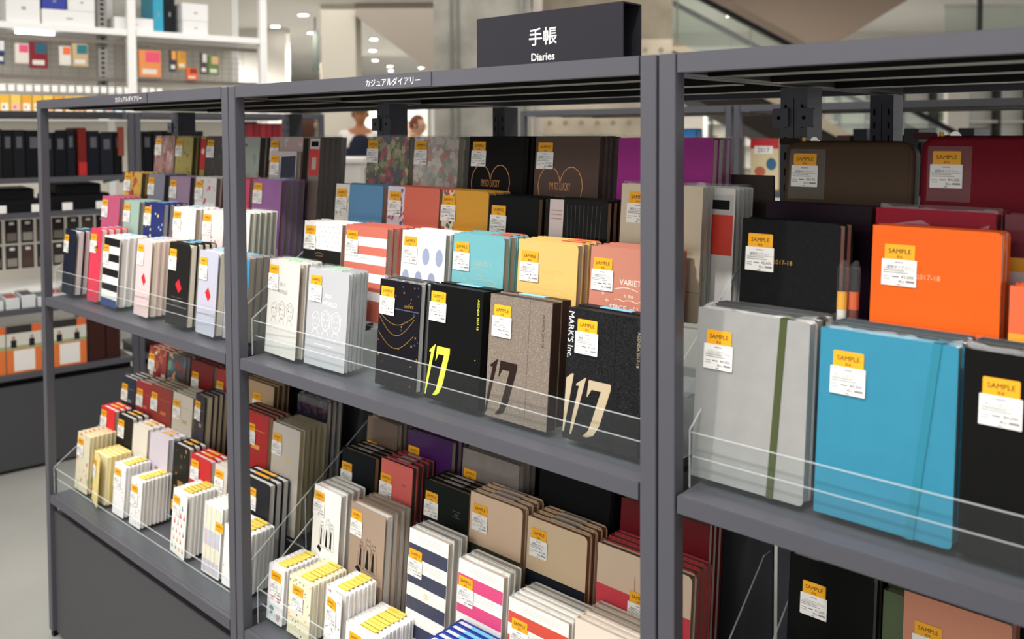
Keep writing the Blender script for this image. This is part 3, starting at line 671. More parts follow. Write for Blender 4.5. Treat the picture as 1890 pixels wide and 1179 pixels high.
book('pinklips', 'pale pink slim diary with a red lip charm', 'pale pink lip-charm diary', M('#e3c5c5', .5), 5, .012, lips(M('#e3b9bb', .5)), (6, 12), r=.006, page=M('#efe4cd', .6), splay=R(4), header=BLUEH)
book('blacklips', 'black slim diary with a red lip charm', 'black lip-charm diary', M('#1d1b1b', .4), 4, .013, lips(M('#5d5346', .5)), (6, 14), r=.006, page=M('#efe4cd', .6), splay=R(3), header=BLUEH)
book('lavlips', 'lavender grey slim diary with a red lip charm by the post pair', 'lavender lip-charm diary', M('#b9b9c9', .5), 4, .013, lips(M('#b3b4c2', .5)), (6, 14), r=.006, page=M('#efe4cd', .6), splay=R(4), header=BLUEH)
POS['bluehead'] = (-.118, .048, .903, .084, .168)
book('bluehead', 'clear-sleeved grey diary with a bright blue header card past the post pair', 'grey blue-header diary', M('#a7a4a6', .35, coat=.2), 3, .014, lambda m, w, h: m.prect(0, h * .62, w, h * .97, M('#3fa3cf', .4)), None, film=1, header=BLUEH)
def sc(col, z=.12, a=.2, b=.6): return lambda m, w, h: scribble(m, w * a, h * z, w * b, h * .07, col, .0012, rise=.1)
book('pink2', 'raspberry pink diary at the far end of the second row', 'raspberry pink diary', M('#c4577c', .5), 4, .013, sc(M('#8f3556', .5), .2), ST, page=M('#cfa9a9', .6))
book('mint', 'mint green diary in the second row of the far bay', 'mint green diary', M('#a4bfb2', .5), 4, .013, sc(M('#6f8d80', .5), .3), ST)
def d(m, w, h): dots(m, w, h, [M('#e9e05a', .5), M('#e387b8', .5), M('#b7d6ef', .5), M('#f4f4f4', .5)], 24, .0022, .0042, 5, z0=.2); scribble(m, w * .2, h * .08, w * .55, h * .06, GOLD, .0012, rise=.1, k=2)
book('navydots', 'navy diary with pastel dots in the second row', 'navy pastel-dot diary', M('#25306e', .5), 4, .014, d, ST, page=M('#c5c3c1', .6), header=BLUEH)
def d(m, w, h): dots(m, w, h, [M('#e8d9b8', .5), M('#d9e3e6', .5), M('#f0c9cd', .5)], 16, .002, .004, 6, z0=.2); scribble(m, w * .2, h * .05, w * .6, h * .06, GOLD, .0012, rise=.1, k=2)
book('white2', 'cream white diary with gold lettering in the second row', 'cream gold-letter diary', M('#f2eee4', .5), 4, .014, d, ST, header=BLUEH)
def d(m, w, h): dots(m, w, h, [M('#e8b9bd', .5), M('#6d4d58', .5), M('#f2dede', .5)], 14, .0015, .003, 8, z0=.2); scribble(m, w * .25, h * .04, w * .6, h * .06, GOLD, .0012, rise=.1, k=2)
book('ppink', 'pale blush diary with gold lettering near the post pair', 'blush gold-letter diary', M('#f0dcd9', .5), 4, .014, d, ST, header=BLUEH)
book('whitestack', 'white wrapped diary partly behind the post pair', 'white wrapped diary', M('#f1efe6', .35, coat=.5), 5, .0125, None, None, page=M('#cfc8ae', .6), film=1)
book('apple', 'yellow diary with a red apple print in the third row', 'red apple-print diary', floral('#d9b54e', ['#b3332d', '#c74b33', '#d9b54e', '#b3332d'], 45, .45, seed=6), 4, .014, None, (1, 6), page=M('#6d645c', .6))
book('grey3', 'slate grey diary in the third row of the far bay', 'slate grey diary', M('#85879a', .3, coat=.5), 4, .014, None, ST, page=M('#5d554e', .6))
book('lilac3', 'lilac diary in the third row of the far bay', 'lilac diary', M('#9c83a6', .3, coat=.5, kind='mottle', h2='#a98a9f', scale=30), 4, .014, sc(M('#a1446f', .5), .2), ST, page=M('#5d554e', .6))
book('wfloral', 'pale diary with pink petals in the third row', 'pink petal diary', floral('#d6d4d0', ['#c94b72', '#d6d4d0', '#e0a3b8', '#cfd8cc'], 55, .36, seed=8), 4, .014, None, ST, page=M('#8c7e78', .6))
book('pink3', 'hot pink diary mostly hidden by the post pair', 'hot pink diary', M('#cf4a68', .5), 4, .014, None, None)
book('purple3', 'violet diary with a pale lower edge beside the post pair', 'violet diary', M('#8b4f9a', .3, coat=.4, kind='mottle', h2='#a267a6', scale=20), 4, .014, lambda m, w, h: m.pr([(0, 0), (w, 0), (w, h * .10), (w * .6, h * .2), (w * .3, h * .12), (0, h * .16)], M('#b88fc2', .4)), (5, 8), page=M('#8c7e78', .6), film=1, header=BLUEH)
book('pfloral4', 'old rose flower-print diary in the top row of the far bay', 'old rose print diary', floral('#a98580', ['#93545a', '#c9b3ab', '#a36a6c', '#b79a92'], 60, .5, seed=10), 4, .014, None, (4, 8))
book('ylw4', 'olive yellow diary with small dark motifs, top row', 'olive yellow diary', floral('#b3a354', ['#4d4a33', '#b3a354', '#b3a354', '#6d6a3c'], 70, .25, seed=12), 4, .014, None, (1, 8), lab=True, page=M('#5d5044', .6))
def d(m, w, h): m.prect(0, h * .55, w, h * .97, M('#cf2b36', .5)); m.pdisc(w * .5, h * .8, w * .3, w * .3, M('#efd7d3', .5), 2)
book('slim4', 'slim olive diary with a red header card, top row', 'slim red-header diary', M('#a8984e', .5), 3, .016, d, None)
book('bfloral4', 'black flower-print diary touching the post pair, top row', 'black flower-print diary', floral('#2a2628', ['#4a3038', '#2a2628', '#39413a', '#2a2628'], 60, .4, seed=14), 4, .014, None, (2, 10))
book('leaf4', 'grey-green leaf-print diary behind the post pair, top row', 'leaf-print diary', floral('#9fa8a0', ['#5d655f', '#9fa8a0', '#7a4a55', '#8a938c'], 42, .35, seed=16), 3, .018, None, None, page=M('#5d5247', .6))
book('pinkish4', 'dusty pink feather-print diary, top row by the stacks', 'dusty pink print diary', floral('#b59a98', ['#5d4a5c', '#c9b7b5', '#b59a98', '#a88785'], 40, .35, .2, .8, seed=18), 3, .018, None, (4, 9), page=M('#5d5247', .6))
def d(m, w, h): m.prect(w * .05, h * .55, w * .95, h * .86, M('#d23a35', .5)); m.prect(w * .3, h * .62, w * .7, h * .76, M('#b9b0ac', .5), 2); m.prect(w * .05, h * .86, w * .95, h * .98, M('#d9d2cc', .5)); m.prect(w * .15, h * .89, w * .85, h * .95, INK, 2)
book('redtag4', 'taupe wrapped diary with a red header card, top row', 'taupe red-header diary', M('#7d6d68', .25, coat=.7), 5, .0135, d, None, page=M('#877a72', .5), film=1)
# the small navy pack leaning against the dusty pink diary
POS['smallpack'] = (-.287, .262, 1.113, .103, .160)
def d(m, w, h): m.pr([(w * .40, h * .1), (w * .97, h * .06), (w * .97, h * .94), (w * .42, h * .92)], M('#1f2440', .1, coat=1.)); m.pr([(w * .5, h * .2), (w * .9, h * .6), (w * .88, h * .66), (w * .5, h * .25)], M('#6d5560', .3), 2)
book('smallpack', 'small navy foil-wrapped pocket diary leaning on the dusty pink one', 'navy pocket diary', M('#c2b9b9', .15, coat=1.), 1, .012, d, (3, 10))

# ------------------------------------------------------------------ upper shelf, near bay
def strap(col, fr, wd=.008, slant=0.):
    def f(T, w, h, t):
        m = MB(); m.plate([(w * fr - wd / 2 - slant, -.0008), (w * fr + wd / 2 - slant, -.0008), (w * fr + wd / 2, h + .0010), (w * fr - wd / 2, h + .0010)], -.0010, -.0003, col); m.box(w * fr - wd / 2, w * fr + wd / 2, -.0010, t + .0006, h + .0002, h + .0010, col)
        m.build('elastic_band', T)
    return f
book('grey', 'large light grey suede notebook with an olive elastic band', 'light grey notebook', M('#a5a5a3', .65, kind='mottle', h2='#959593', scale=40, bump=.3), 3, .022, None, (13, 24), r=.005, kind='d', price='¥4,000.', page=PAGEW, cmat=M('#2c2c2d', .4), parts=strap(M('#4a5331', .7), .78, slant=.008), name='notebook', cat='notebook', film=1)
book('turqbig', 'large turquoise suede notebook with a matching elastic band', 'turquoise notebook', M('#2f8aa8', .65, kind='mottle', h2='#297f9c', scale=40, bump=.3), 3, .022, None, (15, 22), r=.005, kind='d', price='¥4,000.', page=PAGEW, cmat=M('#22333a', .4), parts=strap(M('#237f96', .6), .86, slant=.020), name='notebook', cat='notebook', film=1)
book('blackbig', 'large plain black notebook beside the turquoise one', 'black notebook', M('#0f0f0f', .45), 3, .022, None, (17, 24), r=.005, kind='d', price='¥4,000.', page=PAGEW, name='notebook', cat='notebook', film=1)
book('black1718', 'black cloth year notebook with small gold numerals', 'black cloth notebook', M('#121213', .7, kind='glitter', h2='#29292b', scale=2600), 2, .020, lambda m, w, h: m.ptext('2017-18', w * .44, h * .745, .0075, GOLD), (9, 18), r=.006, price='¥2,600.', page=M('#c9b0a4', .6), name='notebook', cat='notebook')
book('orange', 'bright orange year notebook with small silver numerals', 'bright orange notebook', M('#e86114', .5, bump=.2, spec=.2), 2, .020, lambda m, w, h: m.ptext('2017-18', w * .46, h * .735, .0075, M('#f1b38a', .3)), (14, 20), r=.006, price='¥2,600.', page=M('#d8d4d0', .6), name='notebook', cat='notebook')
def yr(top):
    def d(m, w, h):
        m.prect(0, h * .64, w, h * .73, M('#f0aa2a', .5)); m.prect(0, 0, w, h * .64, M('#d9d2d6', .5)); m.ptext('20', w * .26, h * .46, .022, M('#4a4046', .6), 2); m.ptext('17', w * .26, h * .30, .022, M('#4a4046', .6), 2)
    return d
book('box2017', 'orange and white boxed diary with the year numerals', 'orange boxed diary', M('#e9622c', .4, coat=.4), 2, .02, yr(0), None, r=.0005, page=M('#d9d2d6', .6))
book('dkred2017', 'dark red and white boxed diary behind the orange boxed one', 'dark red boxed diary', M('#6b1f2c', .4, coat=.4), 2, .02, yr(0), None, r=.0005, page=M('#b9b2b6', .6))
book('dkpurple', 'dark plum wrapped notebook behind the black cloth one', 'dark plum notebook', M('#1f111f', .3), 2, .022, None, None, page=M('#6d5a50', .6), name='notebook', cat='notebook')
def d(m, w, h):
    g = M('#b8405e', .15, coat=1.)  # lighter polygons paint the gloss streaks of the wrap
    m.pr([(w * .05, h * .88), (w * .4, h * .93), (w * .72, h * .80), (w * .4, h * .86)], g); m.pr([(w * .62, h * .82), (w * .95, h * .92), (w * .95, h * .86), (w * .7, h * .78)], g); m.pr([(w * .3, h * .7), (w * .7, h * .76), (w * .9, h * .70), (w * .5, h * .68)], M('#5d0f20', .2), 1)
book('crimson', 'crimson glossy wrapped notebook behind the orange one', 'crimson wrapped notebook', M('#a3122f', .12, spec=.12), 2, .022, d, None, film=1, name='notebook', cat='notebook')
def pouch(key, label, col, dark, tx, tz, price):
    x, y, z, w, h = POS[key]
    T = thing('zip_pouch', label, 'pouch', (x, y, z + .003), (-LEAN, 0, 0))
    m = MB(); m.plate(rrect(0, 0, w, h, .018, 6, (0, 0, 1, 1)), 0, .030, col); b = m.build('body', T); bevel(b, .006, 3)
    m = MB(); Q = rrect(.006, .006, w - .006, h - .006, .014, 6, (0, 0, 1, 1))
    for (a, c), (e, f) in zip(Q, Q[1:]):
        n = max(1, int(math.hypot(e - a, f - c) / .0035))
        for i in range(n):
            u, v = i / n, (i + .55) / n; m.ppath([(a + (e - a) * u, c + (f - c) * u), (a + (e - a) * v, c + (f - c) * v)], .0006, dark, 2)
    m.build('stitching', T)
    m = MB(); m.plate(rrect(.010, h * .3, w - .004, h + .0012, .017, 6, (0, 0, 1, 1)), .0115, .0185, M('#1a1614', .5)); m.build('zipper', T)
    m = MB(); m.cyl((.020, .015, h + .0005), (.020, .015, h + .006), .003, GOLD); m.plate(rrect(-.012, h - .004, .016, h + .005, .003), .008, .012, dark); p = m.build('zipper_pull', T)
    MB().cyl((.036, .013, h + .001), (.036, .017, h + .001), .006, M('#c9c4c4', .2, metal=1.)).build('pull_ring', p)
    stick(T, tx, tz, h, 'w', price, y=-.0014)
    MB().plate(rrect(tx / 1000 - .006, h - tz / 1000 - .062, tx / 1000 + .044, h - tz / 1000 + .006, .001), -.0009, -.0006, FILM).build('label_sleeve', T)
pouch('pouchbrown', 'dark brown leather zip pouch on the top step, stitched edges', M('#4d3b2b', .5, spec=.15, bump=.5), M('#2c2119', .6), 14, 17, '¥4,100.')
pouch('pouchburg', 'burgundy leather zip pouch on the top step beside the brown one', M('#74101f', .5, spec=.1, bump=.4), M('#430d17', .6), 15, 19, '¥4,100.')
for i, (x, yy, c, cap, lab) in enumerate(((1.0925, .118, '#e2dcd6', '#e9a51f', 'white barrelled pen with a yellow cap between the black and orange notebooks'), (1.1035, .124, '#6a2f26', '#d2571c', 'maroon barrelled pen with an orange cap beside the white pen'))):
    T = thing('pen', lab, 'pen', (x, yy, .9812), (-LEAN, 0, 0)); B = M(c, .35)
    m = MB(); m.cyl((0, .006, .004), (0, .006, .128), .0052, B); m.cyl((0, .006, 0), (0, .006, .004), .002, B, .0052)
    m.X = Matrix.Translation((0, .0009, 0)); m.ptext('CREATOR', .002, .085, .0052, INK if i == 0 else M('#8d5a4a', .5), rot=90); m.X = None
    m.build('barrel', T); MB().cyl((0, .006, .128), (0, .006, .148), .0056, M(cap, .4)).build('cap', T)
    m = MB(); m.cyl((0, .006, .0), (0, .006, .176), .0064, FILM); m.cyl((0, .006, .176), (.002, .006, .184), .006, FILM, .002); m.build('film_sleeve', T)

# ------------------------------------------------------------------ lower shelf, middle bay
def cats(bg):
    def d(m, w, h):
        K = INK
        for k, (cx, s) in enumerate(((.36, .75), (.56, 1.), (.72, .85))):
            x = w * cx; z = h * .56; q = w * .115 * s
            m.ppath([(x - q, z - h * .10), (x - q * .9, z + h * .06 * s), (x - q * .5, z + h * .15 * s), (x - q * .4, z + h * .18 * s), (x, z + h * .155 * s), (x + q * .35, z + h * .18 * s), (x + q * .5, z + h * .14 * s), (x + q, z), (x + q, z - h * .10), (x - q, z - h * .10)], .0007, K)
            m.pr([(x - q * .6, z - h * .08), (x + q * .2, z - h * .09), (x + q * .1, z + h * .06), (x - q * .3, z + h * .09)], K, 2)
            for e in (-1, 1): m.pdisc(x + e * q * .2, z + h * .125 * s, .0012, .0014, K, 2, 8)
        m.pr([(w * .2, h * .44), (w * .34, h * .40), (w * .38, h * .44), (w * .28, h * .47)], K, 2); scribble(m, w * .5, h * .36, w * .32, h * .02, FINE, .0006)
    return d
book('cats_w', 'white diary with inked cat sketches on the lower shelf', 'white cat-sketch diary', M('#f5f3ee', .5), 4, .013, cats(0), (3, 10), r=.004, page=PAGEW, splay=R(2))
book('cats_k', 'kraft brown diary with inked cat sketches', 'kraft cat-sketch diary', M('#a58f7d', .6), 4, .013, cats(1), (4, 13), r=.004, page=PAGEW, splay=R(3))
def bstripe(col):
    def d(m, w, h):
        hstripes(m, w, h, col, [(.77, .88), (.55, .66), (.33, .44), (.11, .22)]); m.pdisc(w * .5, h * .49, .006, .006, M('#e6dcc0', .5), 2)
        for k in range(3): m.prect(w * .25, h * (.96 - .02 * k), w * .82, h * (.963 - .02 * k), M('#cfccc6', .5), 2); m.prect(w * .35, h * (.74 - .02 * k), w * .85, h * (.743 - .02 * k), M('#cfccc6', .5), 2)
    return d
NVS = M('#41455a', .45); PKS = M('#dd4c80', .45); RDS = M('#d5503f', .45); WHC = M('#f4f2ee', .3, coat=.5)
book('navystr', 'white wrapped diary with wide navy stripes', 'navy striped diary', WHC, 3, .014, bstripe(NVS), (3, 34), film=1)
book('pinkstr', 'white wrapped diary with wide pink stripes', 'pink striped diary', WHC, 3, .014, bstripe(PKS), (3, 26), film=1)
book('redstr', 'white wrapped diary with wide red stripes, tilted forward in its stack', 'red striped diary', WHC, 5, .012, bstripe(RDS), (9, 28), film=1)
book('creamL', 'cream wrapped diary at the end of the striped row', 'cream wrapped diary', M('#ecdccd', .35, coat=.5), 5, .012, None, None, film=1)
TABG = M('#b7abad', .4)
book('navyL', 'blue-black cloth diary with a paper tab, lower shelf', 'blue-black cloth diary', M('#15191d', .5), 4, .013, None, (2, 27), page=M('#b79a74', .6), header=TABG, price='¥1,700.')
book('coralL', 'coral cloth diary with a dark spine, lower shelf', 'coral cloth diary', M('#dd6a62', .5), 4, .013, lambda m, w, h: m.prect(w * .68, h * .82, w * .8, h * .84, M('#c4564f', .5)), (1, 27), page=M('#54504a', .6), header=TABG, cmat=M('#a8424a', .5), price='¥1,700.')
book('dkgreenL', 'dark green cloth diary with a small printed crest', 'dark green cloth diary', M('#181d1b', .5), 4, .013, lambda m, w, h: (m.prect(w * .66, h * .82, w * .84, h * .822, FINE), m.ptext('2017', w * .75, h * .785, .005, FINE), m.prect(w * .66, h * .77, w * .84, h * .772, FINE)), (4, 20), page=M('#b79a74', .6), header=TABG, price='¥1,700.')
def two(col): return lambda m, w, h: m.prect(.0, 0, w, h * .60, col)
book('beigegreen', 'beige diary with an olive green lower half', 'beige and olive diary', M('#dcc0a4', .5), 4, .013, two(M('#3c4331', .5)), (9, 18), r=.008, header=TABG, page=M('#a98a6c', .6), price='¥1,700.')
book('beigenavy', 'beige diary with a navy lower half', 'beige and navy diary', M('#d5bd9b', .5), 4, .013, two(M('#1c222c', .5)), (9, 16), r=.008, header=TABG, page=M('#a5654c', .6), price='¥1,700.')
def d(m, w, h):
    m.prect(0, 0, w, h * .72, M('#cf3f4c', .45)); m.prect(0, 0, w * .42, h * .13, M('#2e8f4e', .5), 2); m.prect(w * .42, 0, w * .425, h * .86, M('#b0343f', .5), 2)
book('beigepink', 'beige diary with a pinkish red lower half by the post', 'beige and red diary', M('#d8bfa6', .5), 4, .014, d, (62, 52), r=.008, page=M('#8d6f58', .6), cmat=M('#c24450', .45))
book('brownR4', 'brown foil-wrapped diary in the rear row under the shelf', 'brown foil diary', M('#6d5a4d', .3, coat=.6), 3, .013, lambda m, w, h: m.pr([(w * .5, h * .68), (w * .9, h * .7), (w * .92, h * .58), (w * .6, h * .52)], M('#a3968a', .3)), (4, 50))
book('purpleR4', 'deep purple diary in the rear row under the shelf', 'deep purple diary', M('#45205a', .3, coat=.5), 3, .014, None, (4, 30))
book('greyR4', 'silver grey foil diary in the rear row under the shelf', 'silver grey diary', M('#8f8581', .25, coat=.6, kind='mottle', h2='#6d645f', scale=25), 3, .014, None, (6, 36), lab=True)
book('blackR4', 'matt black diary in the rear row under the shelf', 'matt black diary', M('#101114', .5), 3, .014, None, None, r=.006, page=M('#33302d', .6))
book('dkredR4', 'dark red diary in the rear row beside the post', 'dark red diary', M('#6b1118', .4), 3, .014, None, None)
def cup(m, w, h):
    for x, z, c in ((.25, .62, '#c4504c'), (.3, .48, '#d98f86'), (.7, .47, '#c9656d'), (.3, .22, '#7d949c'), (.72, .14, '#c9b2aa')):
        m.pdisc(w * x, h * z, w * .15, h * .055, M(c, .5), 1, 12); m.pr([(w * (x - .1), h * z), (w * (x + .1), h * z), (w * (x + .07), h * (z - .09)), (w * (x - .07), h * (z - .09))], M(c, .5), 2)
def conf(cols, seed, n=34, r=(.0010, .0022)): return lambda m, w, h: dots(m, w, h, [M(c, .5) for c in cols], n, r[0], r[1], seed)
SM = dict(tabs=True, page=PAGEW, film=0, block_mat=PAGEW)
book('cupcake', 'narrow white planner with cupcake prints at the tray corner', 'cupcake planner', M('#f1eff0', .45), 8, .0085, cup, (10, 10), r=.004, name='planner', cat='diary', **SM)
book('confetti', 'narrow cream planner with confetti triangles', 'confetti planner', M('#efe6c6', .45), 9, .0078, conf(['#d9694a', '#3f7f86', '#e0a03a', '#4a4f9a'], 21), (12, 14), r=.004, name='planner', **SM)
book('whiteL1', 'narrow white planner with sketch prints, lid bent open', 'white sketch planner', M('#f2f0f0', .45), 7, .0085, conf(['#5d5660', '#b0606c', '#7d8d8a'], 23, 24), (8, 16), r=.004, name='planner', splay=R(10), **SM)
book('whiteL2', 'small white planner in front of the striped row', 'small white planner', M('#f4f2f0', .45), 9, .008, None, (12, 12), lab=False, name='planner', **SM)
book('bluestack', 'royal blue bound pocket diary low in the front tray', 'royal blue pocket diary', M('#1f3f9c', .4), 5, .014, None, None, page=PAGEW, header=M('#6fc0dc', .5), name='pocket_diary')
POS['creamfront'] = (.640, .050, .387, .14, .085)
book('creamfront', 'cream pocket planner low in front of the red striped stack', 'cream pocket planner', M('#efe2d3', .45), 6, .011, None, None, page=PAGEW, name='planner')

# ------------------------------------------------------------------ lower shelf, far bay
book('col1', 'red and orange collage diary in the rear row, far bay', 'red collage diary', floral('#9a2f28', ['#d9a13f', '#e0ddd0', '#7d1f20', '#c05a3a'], 45, .5, seed=20), 3, .013, None, (1, 20))
book('col2', 'blue and green collage diary in the rear row, far bay', 'blue collage diary', floral('#3f4d52', ['#7f9a7a', '#c9a07a', '#8a3a34', '#516d86'], 45, .5, seed=22), 3, .013, None, None)
book('dkred4', 'wine red diary in the rear row, far bay', 'wine red diary', M('#7d1c1c', .4), 3, .013, None, (8, 28))
book('red4', 'brick red diary in the rear row by the post pair', 'brick red diary', M('#a8352f', .4), 3, .013, None, (3, 30))
book('beige4', 'tan diary in the rear row past the post pair', 'tan diary', M('#b89a78', .4, coat=.3), 3, .013, None, (52, 26), lab=True, page=M('#6d5a44', .6))
book('dkflor4', 'dark plum flower-print diary in the rear row of the far bay', 'plum flower-print diary', floral('#262233', ['#453552', '#262233', '#4d3540', '#3a3a52'], 60, .45, .15, .9, seed=24), 3, .013, None, None, film=1)
def ill(c1, c2=GOLD):
    def d(m, w, h): scribble(m, w * .25, h * .20, w * .5, h * .12, c1, .0012); m.prect(w * .5, h * .66, w * .75, h * .70, c2, 2); m.prect(w * .12, h * .84, w * .9, h * .845, c2, 2)
    return d
CRM = M('#d9cfae', .6)
book('navy3', 'navy storybook diary in the third row, far end', 'navy storybook diary', M('#2b3142', .45), 4, .0125, ill(M('#6d5a9a', .5), FINE), (4, 20), page=PAGEW, cmat=M('#2d2d30', .3, coat=.6), film=1)
book('red3', 'bright red storybook diary in the third row', 'bright red storybook diary', M('#a32a2c', .45), 4, .0125, ill(M('#d98a8a', .5), M('#c96a6a', .5)), (5, 20), page=CRM, cmat=M('#5d2a2a', .3, coat=.6), film=1)
book('rust3', 'rust red storybook diary in the third row', 'rust storybook diary', M('#94362c', .45), 4, .0125, ill(M('#d98a5a', .5), M('#c9754a', .5)), (5, 20), page=CRM, cmat=M('#6d5a48', .3, coat=.6), film=1)
book('cream3', 'cream storybook diary in the third row', 'cream storybook diary', M('#cfc6b6', .45), 4, .0125, ill(M('#8a7d66', .5), M('#b3a88d', .5)), (5, 18), page=CRM, film=1)
book('navy3b', 'slate blue storybook diary by the post pair', 'slate storybook diary', M('#30313f', .45), 4, .013, ill(M('#d98f3a', .5), M('#b98a4a', .5)), (2, 16), page=CRM, splay=R(8))
book('red3b', 'scarlet storybook diary seen past the post pair', 'scarlet storybook diary', M('#b31f22', .45), 4, .0125, ill(M('#e0a83a', .5), M('#e0a83a', .5)), (44, 24), page=CRM, cmat=M('#5d1c1c', .4))
book('cream3b', 'ivory storybook diary with a deep stack past the post pair', 'ivory storybook diary', M('#cbc5bc', .45), 5, .0125, ill(M('#e0b183', .5), M('#d9c39a', .5)), (4, 22), page=M('#c2b184', .6), cmat=M('#8f7f63', .3, coat=.5), film=1)
ORT = M('#f2b64a', .5)
KW = dict(page=PAGEW, header=ORT)
book('red2', 'scarlet boxed diary at the far end of the second row', 'scarlet boxed diary', M('#dd1f1f', .4), 3, .014, lambda m, w, h: m.pr([(w * .3, h * .05), (w * .45, h * .2), (w * .5, h * .12), (w * .42, h * .03)], INK), (2, 10), r=.006, **KW)
book('black2', 'black bound diary with a folded price label, second row', 'black bound diary', M('#1f1d1b', .4), 3, .014, ill(M('#8a7a5a', .5), M('#1f1d1b', .4)), (4, 14), r=.006, **KW)
def bow(m, w, h): m.pr([(w * .35, h * .55), (w * .62, h * .52), (w * .66, h * .42), (w * .55, h * .45), (w * .52, h * .38), (w * .44, h * .45), (w * .36, h * .41)], GOLD); m.prect(w * .02, h * .14, w * .3, h * .26, YEL)
book('cream2', 'cream bound diary with a gold bow emblem', 'cream bow diary', M('#e3dccf', .45), 3, .014, bow, None, r=.003, **KW)
book('lilac2', 'lilac bound diary with a gold bow emblem', 'lilac bow diary', M('#cfc6d3', .45), 3, .014, bow, None, r=.003, **KW)
def d(m, w, h): dots(m, w, h, [GOLD, M('#6d5a34', .5), M('#4a4a4a', .5)], 16, .002, .005, 31); m.pr([(w * .35, h * .5), (w * .7, h * .5), (w * .6, h * .25), (w * .45, h * .25)], GOLD, 2); m.prect(w * .05, h * .06, w * .5, h * .2, YEL, 3)
book('blackfl2', 'black bound diary with gold flowers in the second row', 'black gold-flower diary', M('#211f1d', .35), 3, .014, d, None, r=.008, **KW)
def biscuit(m, w, h): m.pdisc(w * .5, h * .28, w * .16, w * .16, M('#c98f5a', .5), 1, 18); dots(m, w, h * .35, [M('#e3b98a', .5)], 5, .002, .004, 9, k=2, z0=.6)
book('red2b', 'red bound diary with a biscuit emblem, second row', 'red biscuit diary', M('#c41f25', .4), 3, .014, biscuit, (5, 12), r=.008, **KW)
book('beige2', 'pale beige bound diary with a biscuit emblem touching the post', 'beige biscuit diary', M('#d9cfc6', .45), 3, .014, biscuit, (3, 12), r=.004, **KW)
book('biscuit', 'black bound diary with a biscuit emblem past the post pair', 'black biscuit diary', M('#23252b', .4), 3, .015, lambda m, w, h: m.pdisc(w * .62, h * .30, w * .19, w * .19, M('#c98f6a', .5), 1, 18), (43, 20), r=.008, **KW)
book('flor1', 'cream flower planner at the far corner of the front tray', 'cream flower planner', floral('#e9dfc0', ['#d98a7a', '#e9dfc0', '#b9c29a', '#e9dfc0'], 70, .4, seed=30), 6, .010, None, (5, 14), name='planner', page=M('#e3d6a8', .6))
POS['ylid'] = (-.780, .055, .387, .075, .122)
book('ylid', 'yellow covered planner with its lid bent over', 'yellow lid planner', M('#ecd98a', .5), 5, .011, conf(['#8a8d8f', '#c9b36a'], 41, 12), (5, 16), name='planner', splay=R(14), page=M('#ece0b4', .6))
book('wpat1', 'white planner with grey sprig print in the front tray', 'grey sprig planner', M('#efeeee', .45), 6, .009, conf(['#8d9396', '#a8adb0', '#c98a9a'], 43, 40, (.0008, .0018)), (3, 12), name='planner', **SM)
book('wpat2', 'white planner with green sprig print in the front tray', 'green sprig planner', M('#eeeeea', .45), 8, .008, conf(['#7d8d80', '#5f7068', '#a8b0a8'], 45, 40, (.0008, .0020)), (4, 16), name='planner', **SM)
def tr(m, w, h):
    g = random.Random(5); cs = [M(c, .5) for c in ('#2f7d6a', '#c9383f', '#2f6f9a', '#7fb08a', '#e0a05a')]
    for i in range(4):
        for j in range(6):
            x = w * (.14 + .24 * i + (.08 if j % 2 else 0)); z = h * (.08 + .13 * j); s = g.uniform(1.1, 1.6)
            if x < w * .92: m.pr([(x - .0028 * s, z), (x + .0028 * s, z), (x, z + .009 * s)], g.choice(cs))
book('trees', 'white planner with little coloured fir trees', 'fir tree planner', M('#f2f0ea', .45), 7, .0085, tr, (6, 12), name='planner', splay=R(5), **SM)
def st(m, w, h):
    g = random.Random(8); cs = [M(c, .5) for c in ('#8d9cc0', '#e6d9a8', '#c9606c', '#6f7fa8', '#a8b89a')]
    for b0, b1, set_ in ((.62, .96, (1, 4, 1, 1)), (.40, .62, (0, 3, 2, 0)), (.20, .40, (1, 1, 4, 1)), (.02, .20, (0, 3, 2, 0))):
        for i in range(14): m.prect(w * (.05 + .065 * i), h * b0, w * (.08 + .065 * i), h * b1, cs[set_[i % 4]])
book('stripes1', 'white planner with coloured pinstripe blocks', 'pinstripe planner', M('#f2f1ec', .45), 6, .009, st, (46, 30), lab=False, name='planner', page=PAGEW)
book('dotted1', 'white planner with small red dots touching the post pair', 'red dot planner', M('#f3f1ef', .45), 6, .009, conf(['#d98a8f', '#c9606c', '#8fa8a0'], 47, 30, (.0009, .0018)), (30, 16), lab=False, name='planner', **SM)

# ------------------------------------------------------------------ lower shelf, near bay
book('black3L', 'black daily notebook under the shelf of the near bay', 'black daily notebook', M('#0e0f0f', .35), 2, .020, None, (20, 30), kind='d', price='¥2,600.', r=.006, page=M('#8d8a84', .6), name='notebook', cat='notebook')
book('peach3L', 'peach daily notebook under the shelf of the near bay', 'peach daily notebook', M('#cf8a6d', .4), 2, .020, None, (14, 32), kind='d', price='¥2,800.', r=.004, name='notebook', cat='notebook')
POS['greens'] = (1.088, .285, .51, .026, .20)
book('greens', 'slim green banded notebook between the black and peach ones', 'slim green notebook', M('#59694a', .4, coat=.4), 2, .018, lambda m, w, h: (m.prect(0, h * .5, w, h * .6, M('#9fc06a', .5)), m.prect(0, h * .2, w, h * .3, M('#9fc06a', .5))), None, name='notebook', cat='notebook')
POS['brownL'] = (.985, .205, .46, .115, .150)
book('brownL', 'dark brown glossy notebook with a rounded top in the near bay', 'brown rounded notebook', M('#3c2a22', .2, coat=.8), 1, .03, None, None, r=.012, page=M('#c9b39a', .6), name='notebook', cat='notebook')
POS['redL'] = (1.2575, .27, .51, .12, .215)
book('redL', 'burgundy notebook beside the peach one in the near bay', 'burgundy notebook', M('#5d1520', .4), 2, .02, None, None, name='notebook', cat='notebook')
